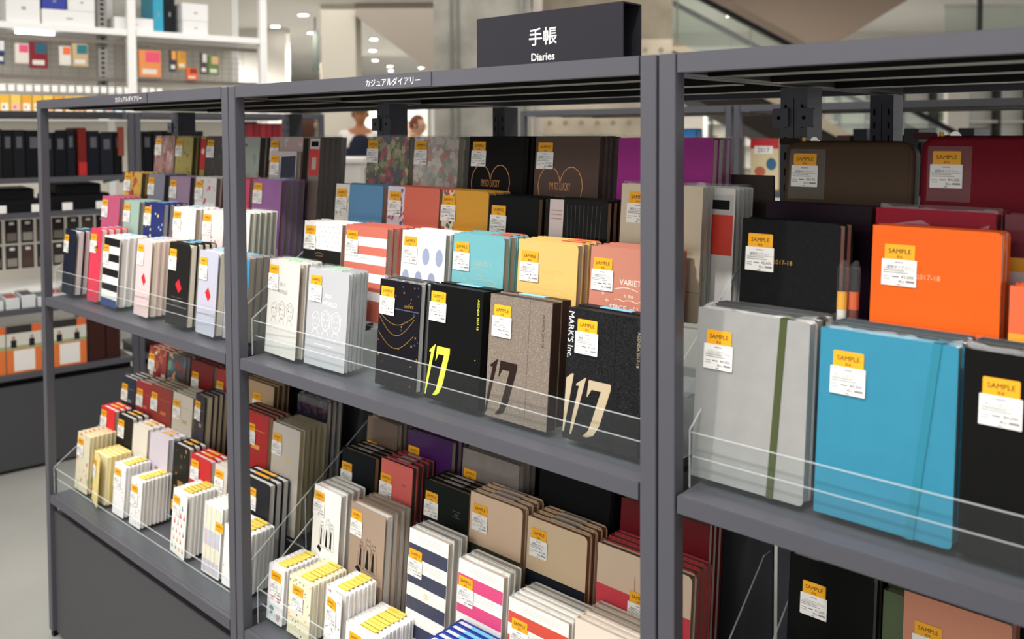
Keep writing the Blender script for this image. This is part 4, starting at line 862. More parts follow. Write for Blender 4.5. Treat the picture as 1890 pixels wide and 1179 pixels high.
# brown wallet-like board at the end of the upper middle bay
o = MB().bbox(.795, .9025, .3655, .371, .8965, 1.247, M('#4d423f', .5), .001); tag(o.build('divider_board'), 'brown upright board closing the end of the middle bay behind the beige diary', 'board')
# ------------------------------------------------------------------ neighbouring shelving
D2 = Vector((.158, .987)).normalized(); RZ2 = math.atan2(D2.y, D2.x); O2 = Vector((-2.18, .36))
def at2(s, y=0., z=0., O=O2): return (O.x + D2.x * s - D2.y * y, O.y + D2.y * s + D2.x * y, z)
for k, s in enumerate((-.423, .447)):
    bay(('grey shelving bay across the aisle with binders and calendars', 'grey shelving bay across the aisle with a corner post, behind the far bay')[k], at2(s), RZ2, shelves=(.385, .637, 1.012, 1.147), top=1.407, width=.87, depth=.42, columns=False, back=False)
m = MB(); m.X = Matrix.Translation((0, -.0011, 0)); m.box(-.33, .40, 0, .0012, 1.386, 1.4055, GREYD); m.ptext('ラミネイトシート ・ ファイル', -.25, 1.390, .014, WHITE, ctr=False)
tag(m.build('header_strip', loc=at2(0), rot=(0, 0, RZ2)), 'grey header strip with white lettering on the bay across the aisle', 'sign')
def boxthing(name, label, cat, s0, s1, z0, z1, y0, dy, mat, group=None, O=O2, dec=None, soft=.002):
    w = s1 - s0; m = MB(); m.bbox(0, w, 0, dy, 0, z1 - z0, mat, soft)
    if dec: dec(m, w, z1 - z0)
    return tag(m.build(name, loc=at2(s0, y0, z0 + .0008, O), rot=(0, 0, RZ2)), label, cat, group)
for i, (a, b, h, c) in enumerate(((-.10, -.065, .185, '#1d1c20'), (-.060, -.030, .19, '#25242a'), (-.028, .008, .186, '#1b1b1e'), (.010, .049, .186, '#202127'), (.052, .108, .184, '#18181b'), (.112, .150, .175, '#222227'), (.154, .197, .176, '#191a20'), (.200, .228, .186, '#1f2026'), (.276, .321, .182, '#1b1d26'), (.325, .374, .172, '#24262d'), (.378, .410, .178, '#191919'), (.490, .53, .18, '#1b1b1f'), (.535, .575, .178, '#222326'), (.580, .64, .182, '#19191d'), (.645, .69, .17, '#1d1d22'), (.695, .75, .18, '#222228'))):
    def lab_(m, w, h, i=i): m.prect(w * .25, h * .62, w * .75, h * .86, M('#5d5d63', .5), 2)
    boxthing('binder', 'black ring binder standing on the upper shelf across the aisle', 'binder', a, b, 1.147, 1.147 + h, .05, .22, M(c, .4), 'black binders across the aisle', dec=lab_)
boxthing('binder', 'dark red ring binder between the black ones across the aisle', 'binder', .241, .272, 1.147, 1.342, .05, .22, M('#7a201c', .4), dec=lambda m, w, h: m.prect(0, 0, w, h * .28, M('#c22a2c', .4), 2))
for i in range(6):
    boxthing('notebook', 'red notebook in the row on the upper shelf near the corner post across the aisle', 'notebook', .955 + .030 * i, .982 + .030 * i, 1.147, 1.362, .05, .16, M(('#9a2430', '#8a1f2b', '#a62c36')[i % 3], .4), 'red notebooks across the aisle')
for i, (s, c) in enumerate(((.39, '#8a4030'), (.43, '#7a3a2c'))):
    boxthing('hanging_pack', 'orange-brown pack hanging near the post across the aisle', 'pack', s, s + .022, 1.225, 1.345, .03, .02, M(c, .5), 'orange-brown packs across the aisle')
for i, (a, b, z0, h) in enumerate(((-.12, .10, 1.012, .05), (.13, .36, 1.012, .06), (-.10, .08, 1.063, .04), (.16, .33, 1.073, .04), (.50, .74, 1.012, .07))):
    boxthing('flat_case', 'black flat document case lying on the shelf across the aisle', 'case', a, b, z0, z0 + h, .04 + .01 * i, .24, M('#1c1c1f', .35), 'black document cases across the aisle', soft=.01)
for i, s in enumerate((-.065, .057, .166, .290, .50)):
    boxthing('price_card', 'white price card on the shelf edge across the aisle', 'price card', s, s + .037, 1.013, 1.043, -.003, .0015, PAPER, 'price cards across the aisle', soft=.0003)
for i in range(16):
    s = -.08 + .055 * (i % 8); r_ = i // 8
    def dk(m, w, h, i=i): m.prect(w * .1, h * .1, w * .9, h * .45, M(('#6a625c', '#8d8780', '#54403a')[i % 3], .5), 2); m.prect(w * .3, h * .8, w * .7, h * .92, M('#d9d4cc', .4), 3)
    boxthing('hanging_pack', 'dark small pack hanging on a rail under the shelf across the aisle', 'pack', s, s + .042, .79 + .10 * r_, .88 + .10 * r_, .05, .018, M(('#2a2524', '#35302e', '#4a3a36')[i % 3], .4), 'dark hanging packs across the aisle', dec=dk)
MB().box(.0, .80, .04, .046, .985, .991, BAR).build('hanging_rail', loc=at2(-.40), rot=(0, 0, RZ2)); tag(bpy.data.objects['hanging_rail'], 'thin metal hanging rail under the shelf across the aisle', 'rail')
for i in range(9):
    s = -.09 + .055 * i
    def pd(m, w, h): m.add([(w * .1, .02, h + .0004), (w * .9, .02, h + .0004), (w * .9, .12, h + .0004), (w * .1, .12, h + .0004)], [(0, 1, 2, 3)], M(('#5d7f86', '#c24a3a', '#3d4a52')[i % 3], .4))
    boxthing('memo_pad', 'white memo pad lying in the tray across the aisle', 'pad', s, s + .048, .637, .672 + .006 * (i % 3), .02, .16, M('#d9dcdd', .4), 'memo pads across the aisle', dec=pd)
def cal(m, w, h):
    O = M('#e2793a', .5); m.prect(0, 0, w, h * .5, O, 2); m.prect(w * .2, h * .04, w * .8, h * .48, M('#f0ebe6', .5), 3); m.prect(0, h * .5, w, h * .84, M('#d6d3c8', .5), 2); m.prect(0, h * .5, w, h * .58, M('#a3a67c', .5), 3)
    for x in (.2, .72): m.prect(w * (x - .08), h * .54, w * (x + .08), h * .70, M('#23262c', .5), 4); m.pdisc(w * x, h * .74, w * .05, h * .04, M('#b98a72', .5), 4)
    m.prect(0, h * .84, w, h, M('#3a3634', .5), 2); m.prect(w * .72, h * .84, w, h, M('#e06a35', .5), 3)
for s, w in ((-.16, .12), (-.036, .121), (.124, .124)):
    boxthing('calendar_pack', 'orange and white calendar pack on the low shelf across the aisle', 'calendar', s, s + w, .385, .572, .02, .03, M('#d9d4cc', .4), 'calendar packs across the aisle', dec=cal)
for s, w in ((.253, .070), (.327, .054), (.50, .08), (.60, .08)):
    boxthing('album', 'dark brown album standing on the low shelf across the aisle', 'album', s, s + w, .385, .556, .03, .2, M('#3d1f1a', .4), 'brown albums across the aisle')

# the far double row behind the main shelving
for k, x in enumerate((-.85, .095, 1.04)):
    bay(f"grey shelving bay {('with an empty top', 'with magazines', 'with the A5 header')[k]} in the row behind the gondola", (x, 1.80, 0), 0, shelves=(.38, .80, 1.12), top=1.402, width=.94, depth=.6, columns=False, back=False, plinth=False)
m = MB(); m.X = Matrix.Translation((0, -.0011, 0)); m.box(0, .5, 0, .0012, 1.381, 1.401, GREYD); m.ptext('A5サイズ', .005, 1.3852, .0125, WHITE, ctr=False)
tag(m.build('header_strip', loc=(.548, 1.80, 0)), 'grey header strip starting with A5 on the row behind the gondola', 'sign')
def mag(x, w, h, top, base, lab):
    m = MB(); m.bbox(0, w, 0, .03, 0, h, M(base, .4), .001); m.prect(0, h * .80, w, h, M(top, .4), 1); m.prect(w * .15, h * .7, w * .8, h * .85, PAPER, 2); m.ptext('2017', w * .47, h * .73, w * .22, INK, 3); m.pdisc(w * .75, h * .5, w * .18, h * .12, M('#33658a', .5), 2); m.pdisc(w * .35, h * .35, w * .2, h * .1, M('#b9634a', .5), 2)
    tag(m.build('magazine', loc=(x, 1.86, 1.1208)), lab, 'magazine')
mag(.128, .10, .17, '#c9303a', '#d9c9a0', 'beige magazine with a red top strip on the row behind the gondola')
mag(.245, .10, .15, '#2d2a2c', '#6d5a55', 'brown magazine with a black top strip on the row behind the gondola')
for i in range(9):
    m = MB(); m.bbox(0, .042, 0, .18, 0, .16 + .02 * (i % 3), M(('#2a2426', '#3a2a2a', '#1f2024')[i % 3], .4), .002)
    tag(m.build('binder', loc=(.37 + .05 * i, 1.86, 1.1208)), 'dark binder on the row behind the gondola', 'binder', 'dark binders behind the gondola')
m = MB(); m.bbox(0, .06, 0, .05, 0, .205, M('#2f7fc9', .4), .008); tag(m.build('blue_box', loc=(-.16, 1.90, 1.1208)), 'bright blue box on the row behind the gondola', 'box')

# ------------------------------------------------------------------ white rack at the wall
OW = Vector((-3.881, 1.613)); WMET = M('#e9e8e6', .4)
t = thing('white_rack', 'tall white rack with boxes on top and hanging goods, beyond the aisle', 'rack', at2(0, 0, 0, OW), (0, 0, RZ2))
for s in (-.92, -.022, .834):
    MB().bbox(s, s + .05, 0, .045, 0, 2.75, WMET, .003).build('post', t); MB().bbox(s, s + .05, .50, .545, 0, 2.75, WMET, .003).build('post', t)
for s0, s1 in ((-.868, -.024), (.030, .832)):
    for z in (1.965, 1.44, .9, .4): MB().box(s0, s1, 0, .52, z - .038, z, WMET).build('shelf_board', t)
    for z in (1.885, 1.655): MB().box(s0, s1, .05, .075, z - .012, z + .012, M('#7d756d', .35, metal=.6)).build('hanging_rail', t)
    m = MB()
    for i in range(17): m.box(s0 + (s1 - s0) * i / 16 - .001, s0 + (s1 - s0) * i / 16 + .001, .30, .302, 1.66, 1.93, M('#8a857d', .4))
    for i in range(8): m.box(s0, s1, .30, .302, 1.66 + .037 * i, 1.662 + .037 * i, M('#8a857d', .4))
    m.build('wire_grid', t)
    MB().box(s0, s1, .50, .51, .4, 2.6, M('#cfcabf', .6)).build('back_panel', t)
m = MB(); m.box(-.172, -.118, .09, .13, 1.45, 2.7, M('#8f8c88', .4))
for i in range(40): m.box(-.155, -.135, .0895, .091, 1.48 + .03 * i, 1.495 + .03 * i, SLOT)
m.build('slotted_upright', t)
WB = M('#e4e3e2', .5)
for i, (nm, lab, a, b, z0, z1, c) in enumerate((('storage_box', 'white storage box at the end of the rack top', -.674, -.497, 1.966, 2.15, WB), ('storage_box', 'flat white storage box under the blue one on the rack', -.49, -.20, 1.966, 2.057, WB), ('storage_box', 'royal blue storage box on the flat white one', -.488, -.358, 2.058, 2.16, M('#1f2f9a', .4)), ('storage_box', 'white storage box with a small keyhole on the flat white one', -.35, -.20, 2.058, 2.17, WB),
    ('paper_tray', 'low white paper tray in front of the rack post', -.085, .15, 1.966, 2.045, WB), ('file_box', 'turquoise file box on the rack top', .16, .225, 1.966, 2.22, M('#2f9fbe', .45)), ('file_box', 'black file box beside the turquoise one', .228, .298, 1.966, 2.24, M('#1f2226', .45)), ('storage_box', 'lower white storage box near the end of the rack', .324, .491, 1.966, 2.052, WB), ('storage_box', 'upper white storage box near the end of the rack', .322, .493, 2.053, 2.165, WB))):
    boxthing(nm, lab, 'box', a, b, z0, z1, (.05 if nm == 'paper_tray' else .03) + (.06 if nm == 'file_box' else 0), .26, c, O=OW, soft=.006, dec=(lambda m, w, h: m.prect(w * .45, h * .4, w * .58, h * .5, M('#9a9a9a', .5), 1)))
for i, (a, b, z0, z1, c, c2, lab) in enumerate(((-.725, -.687, 1.72, 1.86, '#2a3a5a', '#d9d9d9', 'navy pouch hanging at the far end of the rack rail'), (-.635, -.563, 1.73, 1.842, '#d9cfc6', '#d9507a', 'white and pink pack hanging on the rack'), (-.56, -.464, 1.705, 1.86, '#7a1f28', '#2a5a6a', 'dark red pouch hanging on the rack'), (-.403, -.340, 1.729, 1.841, '#d6d2ca', '#e06a3a', 'white and orange pack hanging on the rack'), (-.333, -.246, 1.725, 1.861, '#b9a47c', '#2f6f7a', 'beige pouch hanging on the rack'),
    (.047, .182, 1.675, 1.844, '#d98a4f', '#d9506a', 'orange patterned pack hanging behind the rack post'), (.237, .277, 1.717, 1.855, '#3a3a48', '#d99a4a', 'dark slim pack hanging on the rack'), (.285, .340, 1.736, 1.847, '#c98f2f', '#b57f2a', 'mustard pack hanging on the rack'), (.343, .411, 1.668, 1.745, '#e0622a', '#8a2f1a', 'orange pack hanging low on the rack'), (.434, .476, 1.707, 1.848, '#4a4648', '#c9c6c0', 'dark framed pack hanging on the rack'), (.484, .555, 1.705, 1.833, '#5f7a45', '#c99f7a', 'green pack hanging on the rack'))):
    boxthing('hanging_pack', lab, 'pack', a, b, z0, z1, .02, .02, M(c, .45), O=OW, soft=.003, dec=(lambda m, w, h, c2=c2: (m.prect(w * .3, h * .55, w * .95, h * .95, M(c2, .45), 1), m.prect(w * .15, h * .12, w * .8, h * .3, M('#d6d0c8', .5), 1))))
for i in range(19):
    s = -.72 + .045 * i + (.06 if i > 15 else 0)
    boxthing('price_card', 'white price card above the yellow packs on the rack', 'price card', s, s + .032, 1.567, 1.606, .01, .002, PAPER, 'price cards on the rack', O=OW, soft=.0004)
MB().box(-.87, .83, .015, .018, 1.606, 1.612, BAR).build('card_rail', t)
for i in range(14):
    s = -.72 + .056 * i; c = ('#eab53a', '#efc85a', '#e5a52f')[i % 3] if i < 9 else ('#6fb0dd', '#8fc4e6')[i % 2]
    boxthing('small_pack', 'yellow small pack standing on the rack shelf' if i < 9 else 'light blue small pack standing on the rack shelf', 'pack', s, s + .05, 1.4405, 1.545, .01, .03, M(c, .45), 'yellow packs on the rack' if i < 9 else 'light blue packs on the rack', O=OW, dec=(lambda m, w, h, i=i: (m.prect(w * .15, h * .1, w * .85, h * .55, M(('#f2e9d8', '#e9b9b0', '#f4f0ea')[i % 3], .5), 1), m.prect(w * .3, h * .25, w * .5, h * .4, M(('#3f8a86', '#c94a4a', '#d97a3a')[i % 3], .5), 2))))

# ------------------------------------------------------------------ the hall behind (on axes turned by the camera yaw, places worked out from image pixels)
HR = (0, 0, CAM_YAW)
def hbox(name, a0, a1, d0, d1, z0, z1, m, kind=True):
    o = MB().box(a0, a1, d0, d1, z0, z1, m).build(name, rot=HR)
    return struct(o) if kind else o
hbox('ceiling', -14, .75, -9, 20.5, 2.65, 2.75, CEIL)
hbox('ceiling.001', .75, 16, -9, 2.6, 2.65, 2.75, CEIL)
hbox('ceiling.002', .75, 18, 2.6, 24, 4.2, 4.3, CEIL)
hbox('trim_1', .65, .75, 2.6, 20.5, 2.65, 4.2, CEIL); hbox('trim_2', .75, 16, 2.5, 2.6, 2.65, 4.2, CEIL)
hbox('wall_back', -14, .8, 20.4, 20.6, 0, 2.65, WALLC); hbox('wall_far', .8, 18, 23.6, 23.8, 0, 4.2, WALLB)
hbox('wall_left', -9, -2.33, 9.386, 9.6, 0, 2.65, WALLC); hbox('wall_side', -14.2, -14, -9, 20, 0, 2.65, WALLC)
hbox('wall_recess', -2.33, -.9, 13.0, 13.2, 0, 2.20, M('#e2dccf', .8))
hbox('column_white', -1.44, -1.085, 7.386, 7.75, 0, 2.65, M('#d8d2c4', .7))
CON = M('#a9a69d', .85, kind='concrete', h2='#8f8c84', scale=3.5)
hbox('column_concrete', -.142, .70, 5.886, 6.7, 0, 4.2, CON)
t = thing('conduit', 'pair of thin grey conduits running up the concrete column', 'conduit', rot=HR)
for a in (.012, .068): MB().cyl((a, 5.872, 0), (a, 5.872, 4.2), .011, M('#7a7973', .4), n=10).build('pipe', t)
hbox('trim_3', .715, .80, 6.0, 6.08, 0, 4.2, M('#c9bfb5', .6)); hbox('trim_4', .60, .63, 5.83, 5.88, 0, 4.2, M('#8c8a82', .6))
o = MB().box(.9, 2.75, 10.386, 10.6, 0, 4.2, M('#b3a896', .85, kind='concrete', h2='#9c9180', scale=2.2))
for i in range(8):
    for k in range(4): o.cyl((1.05 + .22 * i, 10.38, .95 + .5 * k), (1.05 + .22 * i, 10.39, .95 + .5 * k), .035, M('#877c6c', .8), n=12)
struct(o.build('wall_concrete', rot=HR))
o = MB().plate([(-1.07, 2.645), (-1.07, 2.52), (-.15, 1.83), (-.15, 2.645)], 7.3, 8.4, M('#a89e93', .8)).build('soffit_stair', rot=HR); tag(o, 'sloping beige underside of a stair beside the concrete column', 'stair')
o = MB().plate([(5.0, 4.2), (7.0, 4.2), (7.576, 3.647), (6.474, 2.98), (6.0, 2.72), (5.6, 3.0), (3.6, 4.1), (3.6, 4.2)], 13.886, 15.0, M('#ab9787', .8)).build('stair_soffit', rot=HR); tag(o, 'pinkish beige sloping underside above the escalator', 'stair')
# escalator
t = thing('escalator', 'escalator with glass balustrades running down behind the shelving', 'escalator', rot=HR)
zA = lambda a: 3.284 - .529 * (a - 3.416)
def slab(lo, hi, d0, d1, m, nm, a0=1.3, a1=7.75): return MB().plate([(a0, zA(a0) + lo), (a1, zA(a1) + lo), (a1, zA(a1) + hi), (a0, zA(a0) + hi)], d0, d1, m).build(nm, t)
RUB = M('#17171a', .3); 
for d0 in (11.386, 12.55):
    g = slab(-.84, -.03, d0 + .03, d0 + .045, GLASS, 'balustrade_glass')
    for a in (1.9, 3.0, 4.1, 5.2, 6.3): MB().plate([(a, zA(a) - .84), (a + .02, zA(a) - .84), (a + .02, zA(a) - .03), (a, zA(a) - .03)], d0 + .026, d0 + .03, M('#7d7f76', .4)).build('glass_joint', g)
    slab(-.035, .045, d0, d0 + .08, RUB, 'handrail'); slab(-1.0, -.84, d0 - .02, d0 + .10, M('#a59883', .5), 'skirt_panel')
slab(-1.55, -1.0, 11.39, 12.62, M('#2a2522', .5), 'truss'); slab(-.98, -.93, 11.5, 12.53, M('#4a4844', .5), 'step_band')
# glazed bridge rail, lit displays at the end of the hall
t = thing('glass_railing', 'glass railing with a dark post and pale rail on the upper floor', 'railing', rot=HR)
MB().box(8.5, 12.5, 14.386, 14.40, 2.9, 3.60, GLASS).build('glass_pane', t); MB().box(8.5, 12.5, 14.36, 14.42, 3.58, 3.64, M('#d2cfc8', .4)).build('rail', t)
for a in (9.08, 10.6, 12.1): MB().box(a, a + .06, 14.3, 14.38, 2.6, 4.2, M('#3f4446', .35)).build('railing_post', t)
MB().box(8.3, 12.7, 14.2, 14.7, 2.45, 2.62, WALLB).build('floor_edge', t)
MB().box(8.6, 9.0, 14.45, 14.6, 0, 2.45, WALLB).build('support', t)
LIT = M('#f3f1ea', .5)
t = thing('display_cabinet', 'bright white display cabinet with dark uprights at the far end of the hall', 'cabinet', rot=HR)
MB().box(5.0, 12.5, 18.2, 18.6, 0, 2.3, LIT).build('back_panel', t)
for i in range(11): MB().box(5.0 + .72 * i, 5.06 + .72 * i, 17.9, 18.2, 0, 2.3, M('#45443f', .5)).build('upright', t)
for z in (.5, 1.0, 1.5, 1.95, 2.27): MB().box(5.0, 12.5, 17.92, 18.2, z, z + .05, M('#d9d6cc', .5)).build('shelf_board', t)
g = random.Random(4)
for i in range(18):
    a = 5.12 + .72 * (i // 2) + (.28 if i % 2 else .0); z = 1.552 if (i // 2) % 2 else 1.052; c = ('#d9c9a0', '#8fa39a', '#c98a8a', '#e6e2d8', '#7d8a6a')[i % 5]
    o = MB().bbox(a, a + .15, 17.93, 18.08, z, z + g.uniform(.15, .33), M(c, .5), .01).build('gift_box', rot=HR); tag(o, 'pastel box on the bright far display cabinet', 'box', 'boxes on the far display cabinet')
# sales counter
MB().box(-.62, -.42, .06, .085, 1.908, 1.922, glow('led_glow', (.86, .94, 1, 1), 9)).build('led_lamp', bpy.data.objects['white_rack'])
t = thing('sales_counter', 'white sales counter beyond the gondola', 'counter', rot=HR)
CW = M('#f2f0ec', .4)
MB().box(-1.75, -.80, 5.95, 6.5, 0, 1.06, CW).build('counter_body', t); MB().box(-1.78, -.77, 5.92, 6.53, 1.06, 1.10, CW).build('counter_top', t)
o = MB().bbox(-1.62, -1.38, 6.05, 6.3, 1.1005, 1.33, M('#efeeea', .4), .01).build('register', rot=HR); tag(o, 'white cash register on the sales counter', 'register')
o = MB().bbox(-.62, -.30, 5.15, 5.5, 0, 1.05, M('#2b2928', .4), .01).build('bin_cabinet', rot=HR); tag(o, 'dark low cabinet in front of the white sales counter', 'cabinet')
# hanging blade signs
o = MB().bbox(-1.76, -1.70, 8.386, 8.42, 2.04, 2.50, M('#2f332f', .5), .004); o.box(-1.735, -1.725, 8.39, 8.41, 2.50, 2.65, BLACK); tag(o.build('blade_sign', rot=HR), 'narrow dark hanging sign beside the white column', 'sign')
o = MB().bbox(-2.10, -2.06, 10.3, 10.33, 1.98, 2.28, M('#6d675e', .5), .004); o.box(-2.085, -2.075, 10.31, 10.32, 2.28, 2.65, BLACK); tag(o.build('blade_sign', rot=HR), 'narrow grey-brown hanging sign in front of the far wall', 'sign')
o = MB().bbox(-.36, -.12, 7.9, 7.915, 1.25, 1.62, M('#f4f2ee', .5), .004); o.pdisc(0, 0, .0001, .0001, INK); o.box(-.245, -.235, 7.916, 7.935, 0, 1.5, M('#8d8d8d', .4)); o.box(-.36, -.12, 7.88, 7.98, 0, .02, M('#8d8d8d', .4))
tag(o.build('poster_stand', rot=HR), 'white poster stand beside the concrete column', 'stand')
# recessed downlights
LENS = glow('lamp_glow', (1, .95, .86, 1), 26)
for i, (a, dd, z) in enumerate([(-1.80, 8.14, 2.65), (-2.39, 9.15, 2.65), (-2.1, 9.86, 2.65), (-1.415, 10.67, 2.65), (-1.70, 12.34, 2.65), (-1.95, 14.18, 2.65), (-1.88, 15.6, 2.65), (-2.03, 16.76, 2.65), (-1.31, 16.05, 2.65), (-2.51, 7.62, 2.65), (-3.2, 8.6, 2.65), (-4.1, 8.9, 2.65), (-3.0, 12.0, 2.65), (-.6, 13.4, 2.65), (5.95, 20.1, 4.2), (8.3, 21.2, 4.2), (9.6, 20.6, 4.2), (4.2, 19.6, 4.2), (2.5, 18.8, 4.2), (3.9, 22.0, 4.2)]):
    t = thing('downlight', 'round recessed downlight glowing in the pale hall ceiling', 'ceiling light', tuple(Matrix.Rotation(CAM_YAW, 3, 'Z') @ Vector((a, dd, z))), group='downlights of the hall ceiling')
    m = MB(); n = 20
    V = [(r_ * math.cos(2 * math.pi * k / n), r_ * math.sin(2 * math.pi * k / n), zz) for r_, zz in ((.075, -.001), (.075, -.008), (.055, -.008), (.055, -.001)) for k in range(n)]
    m.add(V, [(q * n + k, q * n + (k + 1) % n, (q + 1) * n + (k + 1) % n, (q + 1) * n + k) for q in range(3) for k in range(n)], CEIL); m.build('trim_ring', t)
    MB().cyl((0, 0, -.0065), (0, 0, -.0015), .053, LENS, n=20).build('lens', t)
    if i % 2 == 0:
        ld = bpy.data.lights.new('downlight_beam', 'SPOT'); ld.energy = 160 if z < 3 else 420; ld.spot_size = R(150); ld.spot_blend = .6; ld.shadow_soft_size = .05; ld.color = (1, .96, .9)
        lo = bpy.data.objects.new('downlight_beam', ld); COL.objects.link(lo); lo.parent = t; lo.location = (0, 0, -.03)
# track spotlights over the aisle that light the shelving
t = thing('light_track', 'black ceiling track over the aisle in front of the gondola', 'track', (0, -1.05, 2.65))
MB().box(-1.6, 1.7, -.018, .018, -.03, 0, BLACK).build('rail', t)
for o_, (x, e) in zip(BEAMS, TRACK):
    q = thing('track_spotlight', 'black track spotlight aimed at the gondola shelves', 'spotlight', (x, -1.05, 2.62), group='track spotlights'); dr = Vector((.12, 1.15, -1.72)).normalized()
    MB().cyl((0, 0, 0), tuple(dr * .03 + Vector((0, 0, -.01))), .012, BLACK).build('stem', q)
    MB().cyl(tuple(Vector((0, 0, -.02)) - dr * .07), tuple(Vector((0, 0, -.02)) + dr * .02), .04, BLACK, .045, 20).build('head', q)

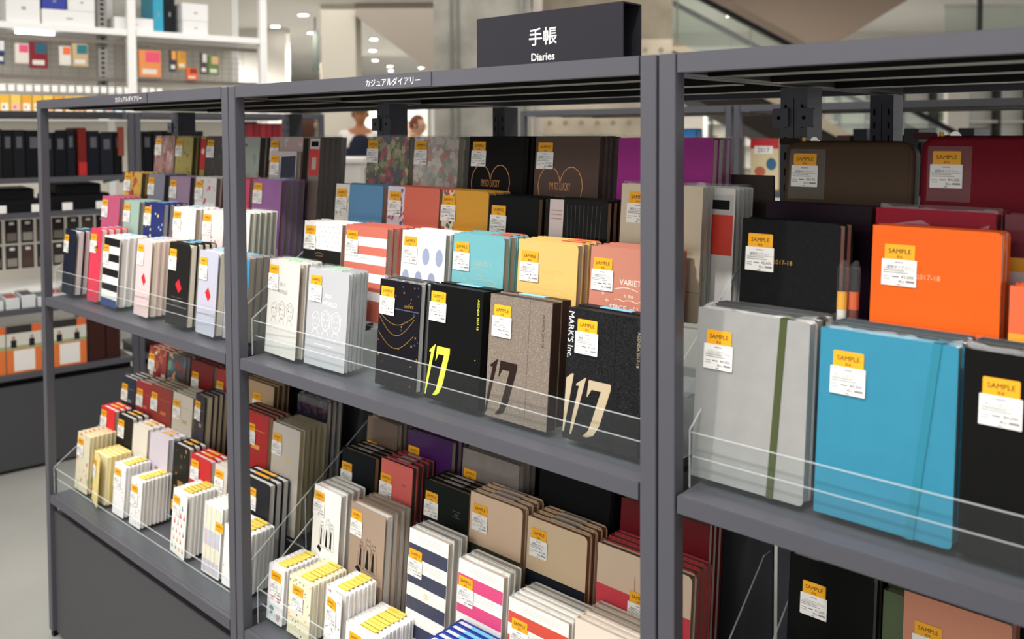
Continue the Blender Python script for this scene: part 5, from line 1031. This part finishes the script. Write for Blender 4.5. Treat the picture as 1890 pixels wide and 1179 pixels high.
# ------------------------------------------------------------------ people beyond the counter
def person(label, a, dd, face, H, skin, hair, top, legs, arms='down', hat=None, vest=None, long_hair=False):
    p = Matrix.Rotation(CAM_YAW, 3, 'Z') @ Vector((a, dd, 0))
    t = thing('person', label, 'person', tuple(p), (0, 0, face)); k = H / 1.70
    def skinmesh(name, V, E, mats, parent, lv=1, root=0):
        me = bpy.data.meshes.new(name); me.from_pydata([tuple(c * k for c in v[:3]) for v in V], E, [])
        me.materials.append(mats); o = bpy.data.objects.new(name, me); COL.objects.link(o); o.parent = parent
        sm = o.modifiers.new('skin', 'SKIN'); sm.use_smooth_shade = True
        for i, v in enumerate(V):
            r_ = v[3]; rr = (r_, r_) if not isinstance(r_, tuple) else r_
            me.skin_vertices[0].data[i].radius = (rr[0] * k, rr[1] * k); me.skin_vertices[0].data[i].use_root = (i == root)
        sd = o.modifiers.new('sub', 'SUBSURF'); sd.levels = lv; sd.render_levels = lv + 1
        return o
    V = [(0, 0, .93, (.15, .105)), (0, 0, 1.08, (.135, .095)), (0, 0, 1.27, (.155, .105)), (0, 0, 1.40, (.13, .085)), (0, .005, 1.47, .052), (0, -.012, 1.53, .055)]
    E = [(i, i + 1) for i in range(5)]
    for s in (-1, 1):
        n = len(V); V += [(s * .09, 0, .86, .085), (s * .095, -.01, .48, .058), (s * .10, .015, .09, .04), (s * .105, -.12, .035, .035)]; E += [(0, n), (n, n + 1), (n + 1, n + 2), (n + 2, n + 3)]
        n = len(V)
        if arms == 'front': A_ = [(s * .17, .0, 1.385, .052), (s * .225, .02, 1.12, .042), (s * .15, -.20, 1.08, .034), (s * .12, -.27, 1.09, .024), (s * .115, -.31, 1.09, .022)]
        else: A_ = [(s * .17, .0, 1.385, .052), (s * .225, .02, 1.11, .042), (s * .235, -.05, .87, .033), (s * .235, -.07, .80, .024), (s * .235, -.08, .76, .022)]
        V += A_; E += [(3, n), (n, n + 1), (n + 1, n + 2), (n + 2, n + 3), (n + 3, n + 4)]
        pl = Vector(A_[4][:3]); dv = (pl - Vector(A_[3][:3])).normalized()
        for f in range(5):
            b = len(V); off = Vector((-.018 + .010 * f, 0, 0)) if f < 4 else Vector((-s * .024, -.004, .006)); ln = (.060, .070, .066, .052, .042)[f]
            q1 = pl + off + dv * ln * .5; q2 = pl + off + dv * ln + Vector((0, -.008, -.004)); V += [(*q1, .0085), (*q2, .0075)]; E += [(n + 4, b), (b, b + 1)]
    skinmesh('body', V, E, M(skin, .6), t)
    # head
    m = MB(); import bmesh as _b
    bm = _b.new(); _b.ops.create_uvsphere(bm, u_segments=20, v_segments=14, radius=1.)
    for v in bm.verts:
        x, y, z = v.co; f = 1 - .28 * max(0, -z); v.co = (x * .074 * f, y * .092 * (1 - .12 * max(0, -z)), z * .118)
        if y < -.75 and abs(x) < .25 and -.35 < z < .1: v.co.y -= .014 * (1 - abs(x) / .25)
    me = bpy.data.meshes.new('head'); bm.to_mesh(me); bm.free(); me.materials.append(M(skin, .6)); me.polygons.foreach_set('use_smooth', [True] * len(me.polygons))
    hd = bpy.data.objects.new('head', me); COL.objects.link(hd); hd.parent = t; hd.location = (0, -.02 * k, 1.595 * k); hd.scale = (k, k, k)
    for s in (-1, 1):
        MB().cyl((s * .028, -.083, .008), (s * .028, -.088, .008), .009, M('#2a2220', .3), n=10).build('eye', hd); MB().cyl((s * .074, .0, -.02), (s * .082, .004, .02), .014, M(skin, .6), .018, 10).build('ear', hd)
    MB().cyl((-.02, -.081, -.052), (.02, -.081, -.052), .005, M('#9a5a50', .5), n=8).build('mouth', hd)
    bm = _b.new(); _b.ops.create_uvsphere(bm, u_segments=20, v_segments=14, radius=1.)
    kill = [v for v in bm.verts if (v.co.y < -.35 and v.co.z < .45) or v.co.z < (-.95 if long_hair else -.35)]
    _b.ops.delete(bm, geom=kill, context='VERTS')
    for v in bm.verts: v.co = (v.co.x * .084, v.co.y * .102 + .004, v.co.z * (.128 if v.co.z > 0 else (.20 if long_hair else .128)))
    me = bpy.data.meshes.new('hair'); bm.to_mesh(me); bm.free(); me.materials.append(M(hair, .5)); ho = bpy.data.objects.new('hair', me); COL.objects.link(ho); ho.parent = hd
    so = ho.modifiers.new('thick', 'SOLIDIFY'); so.thickness = .012
    if hat:
        c = MB(); c.cyl((0, .005, .05), (0, .005, .12), .096, M(hat, .6), .080, 20); c.plate(rrect(-.07, .045, .07, .055, .003), -.17, -.07, M(hat, .6)); c.build('cap', hd)
    S = [(0, 0, .90, (.165, .12)), (0, 0, 1.08, (.152, .11)), (0, 0, 1.27, (.172, .12)), (0, 0, 1.405, (.158, .110)), (0, .003, 1.455, .085)]; ES = [(i, i + 1) for i in range(4)]
    for s in (-1, 1):
        n = len(S); ar = [(s * .175, .0, 1.388, .062), (s * .225, .02, 1.12, .052)] + ([(s * .158, -.17, 1.082, .044)] if arms == 'front' else [(s * .235, -.045, .90, .043)])
        S += ar; ES += [(3, n), (n, n + 1), (n + 1, n + 2)]
    sh = skinmesh('shirt', S, ES, M(top, .7), t)
    if vest: skinmesh('vest', [(0, -.006, 1.02, (.166, .126)), (0, -.006, 1.14, (.168, .126)), (0, -.006, 1.30, (.186, .130)), (0, -.002, 1.415, (.168, .116))], [(0, 1), (1, 2), (2, 3)], M(vest, .7), t)
    Lg = [(0, 0, .95, (.155, .112))]; EL = []
    for s in (-1, 1):
        n = len(Lg); Lg += [(s * .09, 0, .85, .095), (s * .095, -.01, .48, .07), (s * .10, .012, .10, .058)]; EL += [(0, n), (n, n + 1), (n + 1, n + 2)]
    skinmesh('trousers', Lg, EL, M(legs, .7), t)
    return t
HL = CAM_YAW
person('person in a navy vest and dark cap standing behind the white counter', -.98, 7.02, HL + R(10), 1.60, '#a9714f', '#2a201c', '#e4e0da', '#2a2c33', 'front', hat='#3a2a26', vest='#262a3a')
person('person with brown hair seen from behind near the corner post across the aisle', -1.07, 5.1, HL + R(170), 1.47, '#c79a7d', '#4a2f24', '#3d3230', '#2a2a2e', long_hair=True)
person('person with black hair in a dark coat beside the brown-haired one', -1.62, 5.45, HL + R(150), 1.46, '#c79a7d', '#1d1a19', '#2a2a2c', '#232327')
person('person with reddish brown hair near the concrete column', -.42, 6.98, HL + R(75), 1.48, '#d0a58a', '#6a3a28', '#d9d4d0', '#4a4a52')
person('person with black hair and a pale top near the concrete column', -.66, 8.9, HL + R(-80), 1.46, '#d8b49a', '#241d1b', '#e0dad2', '#33363f')
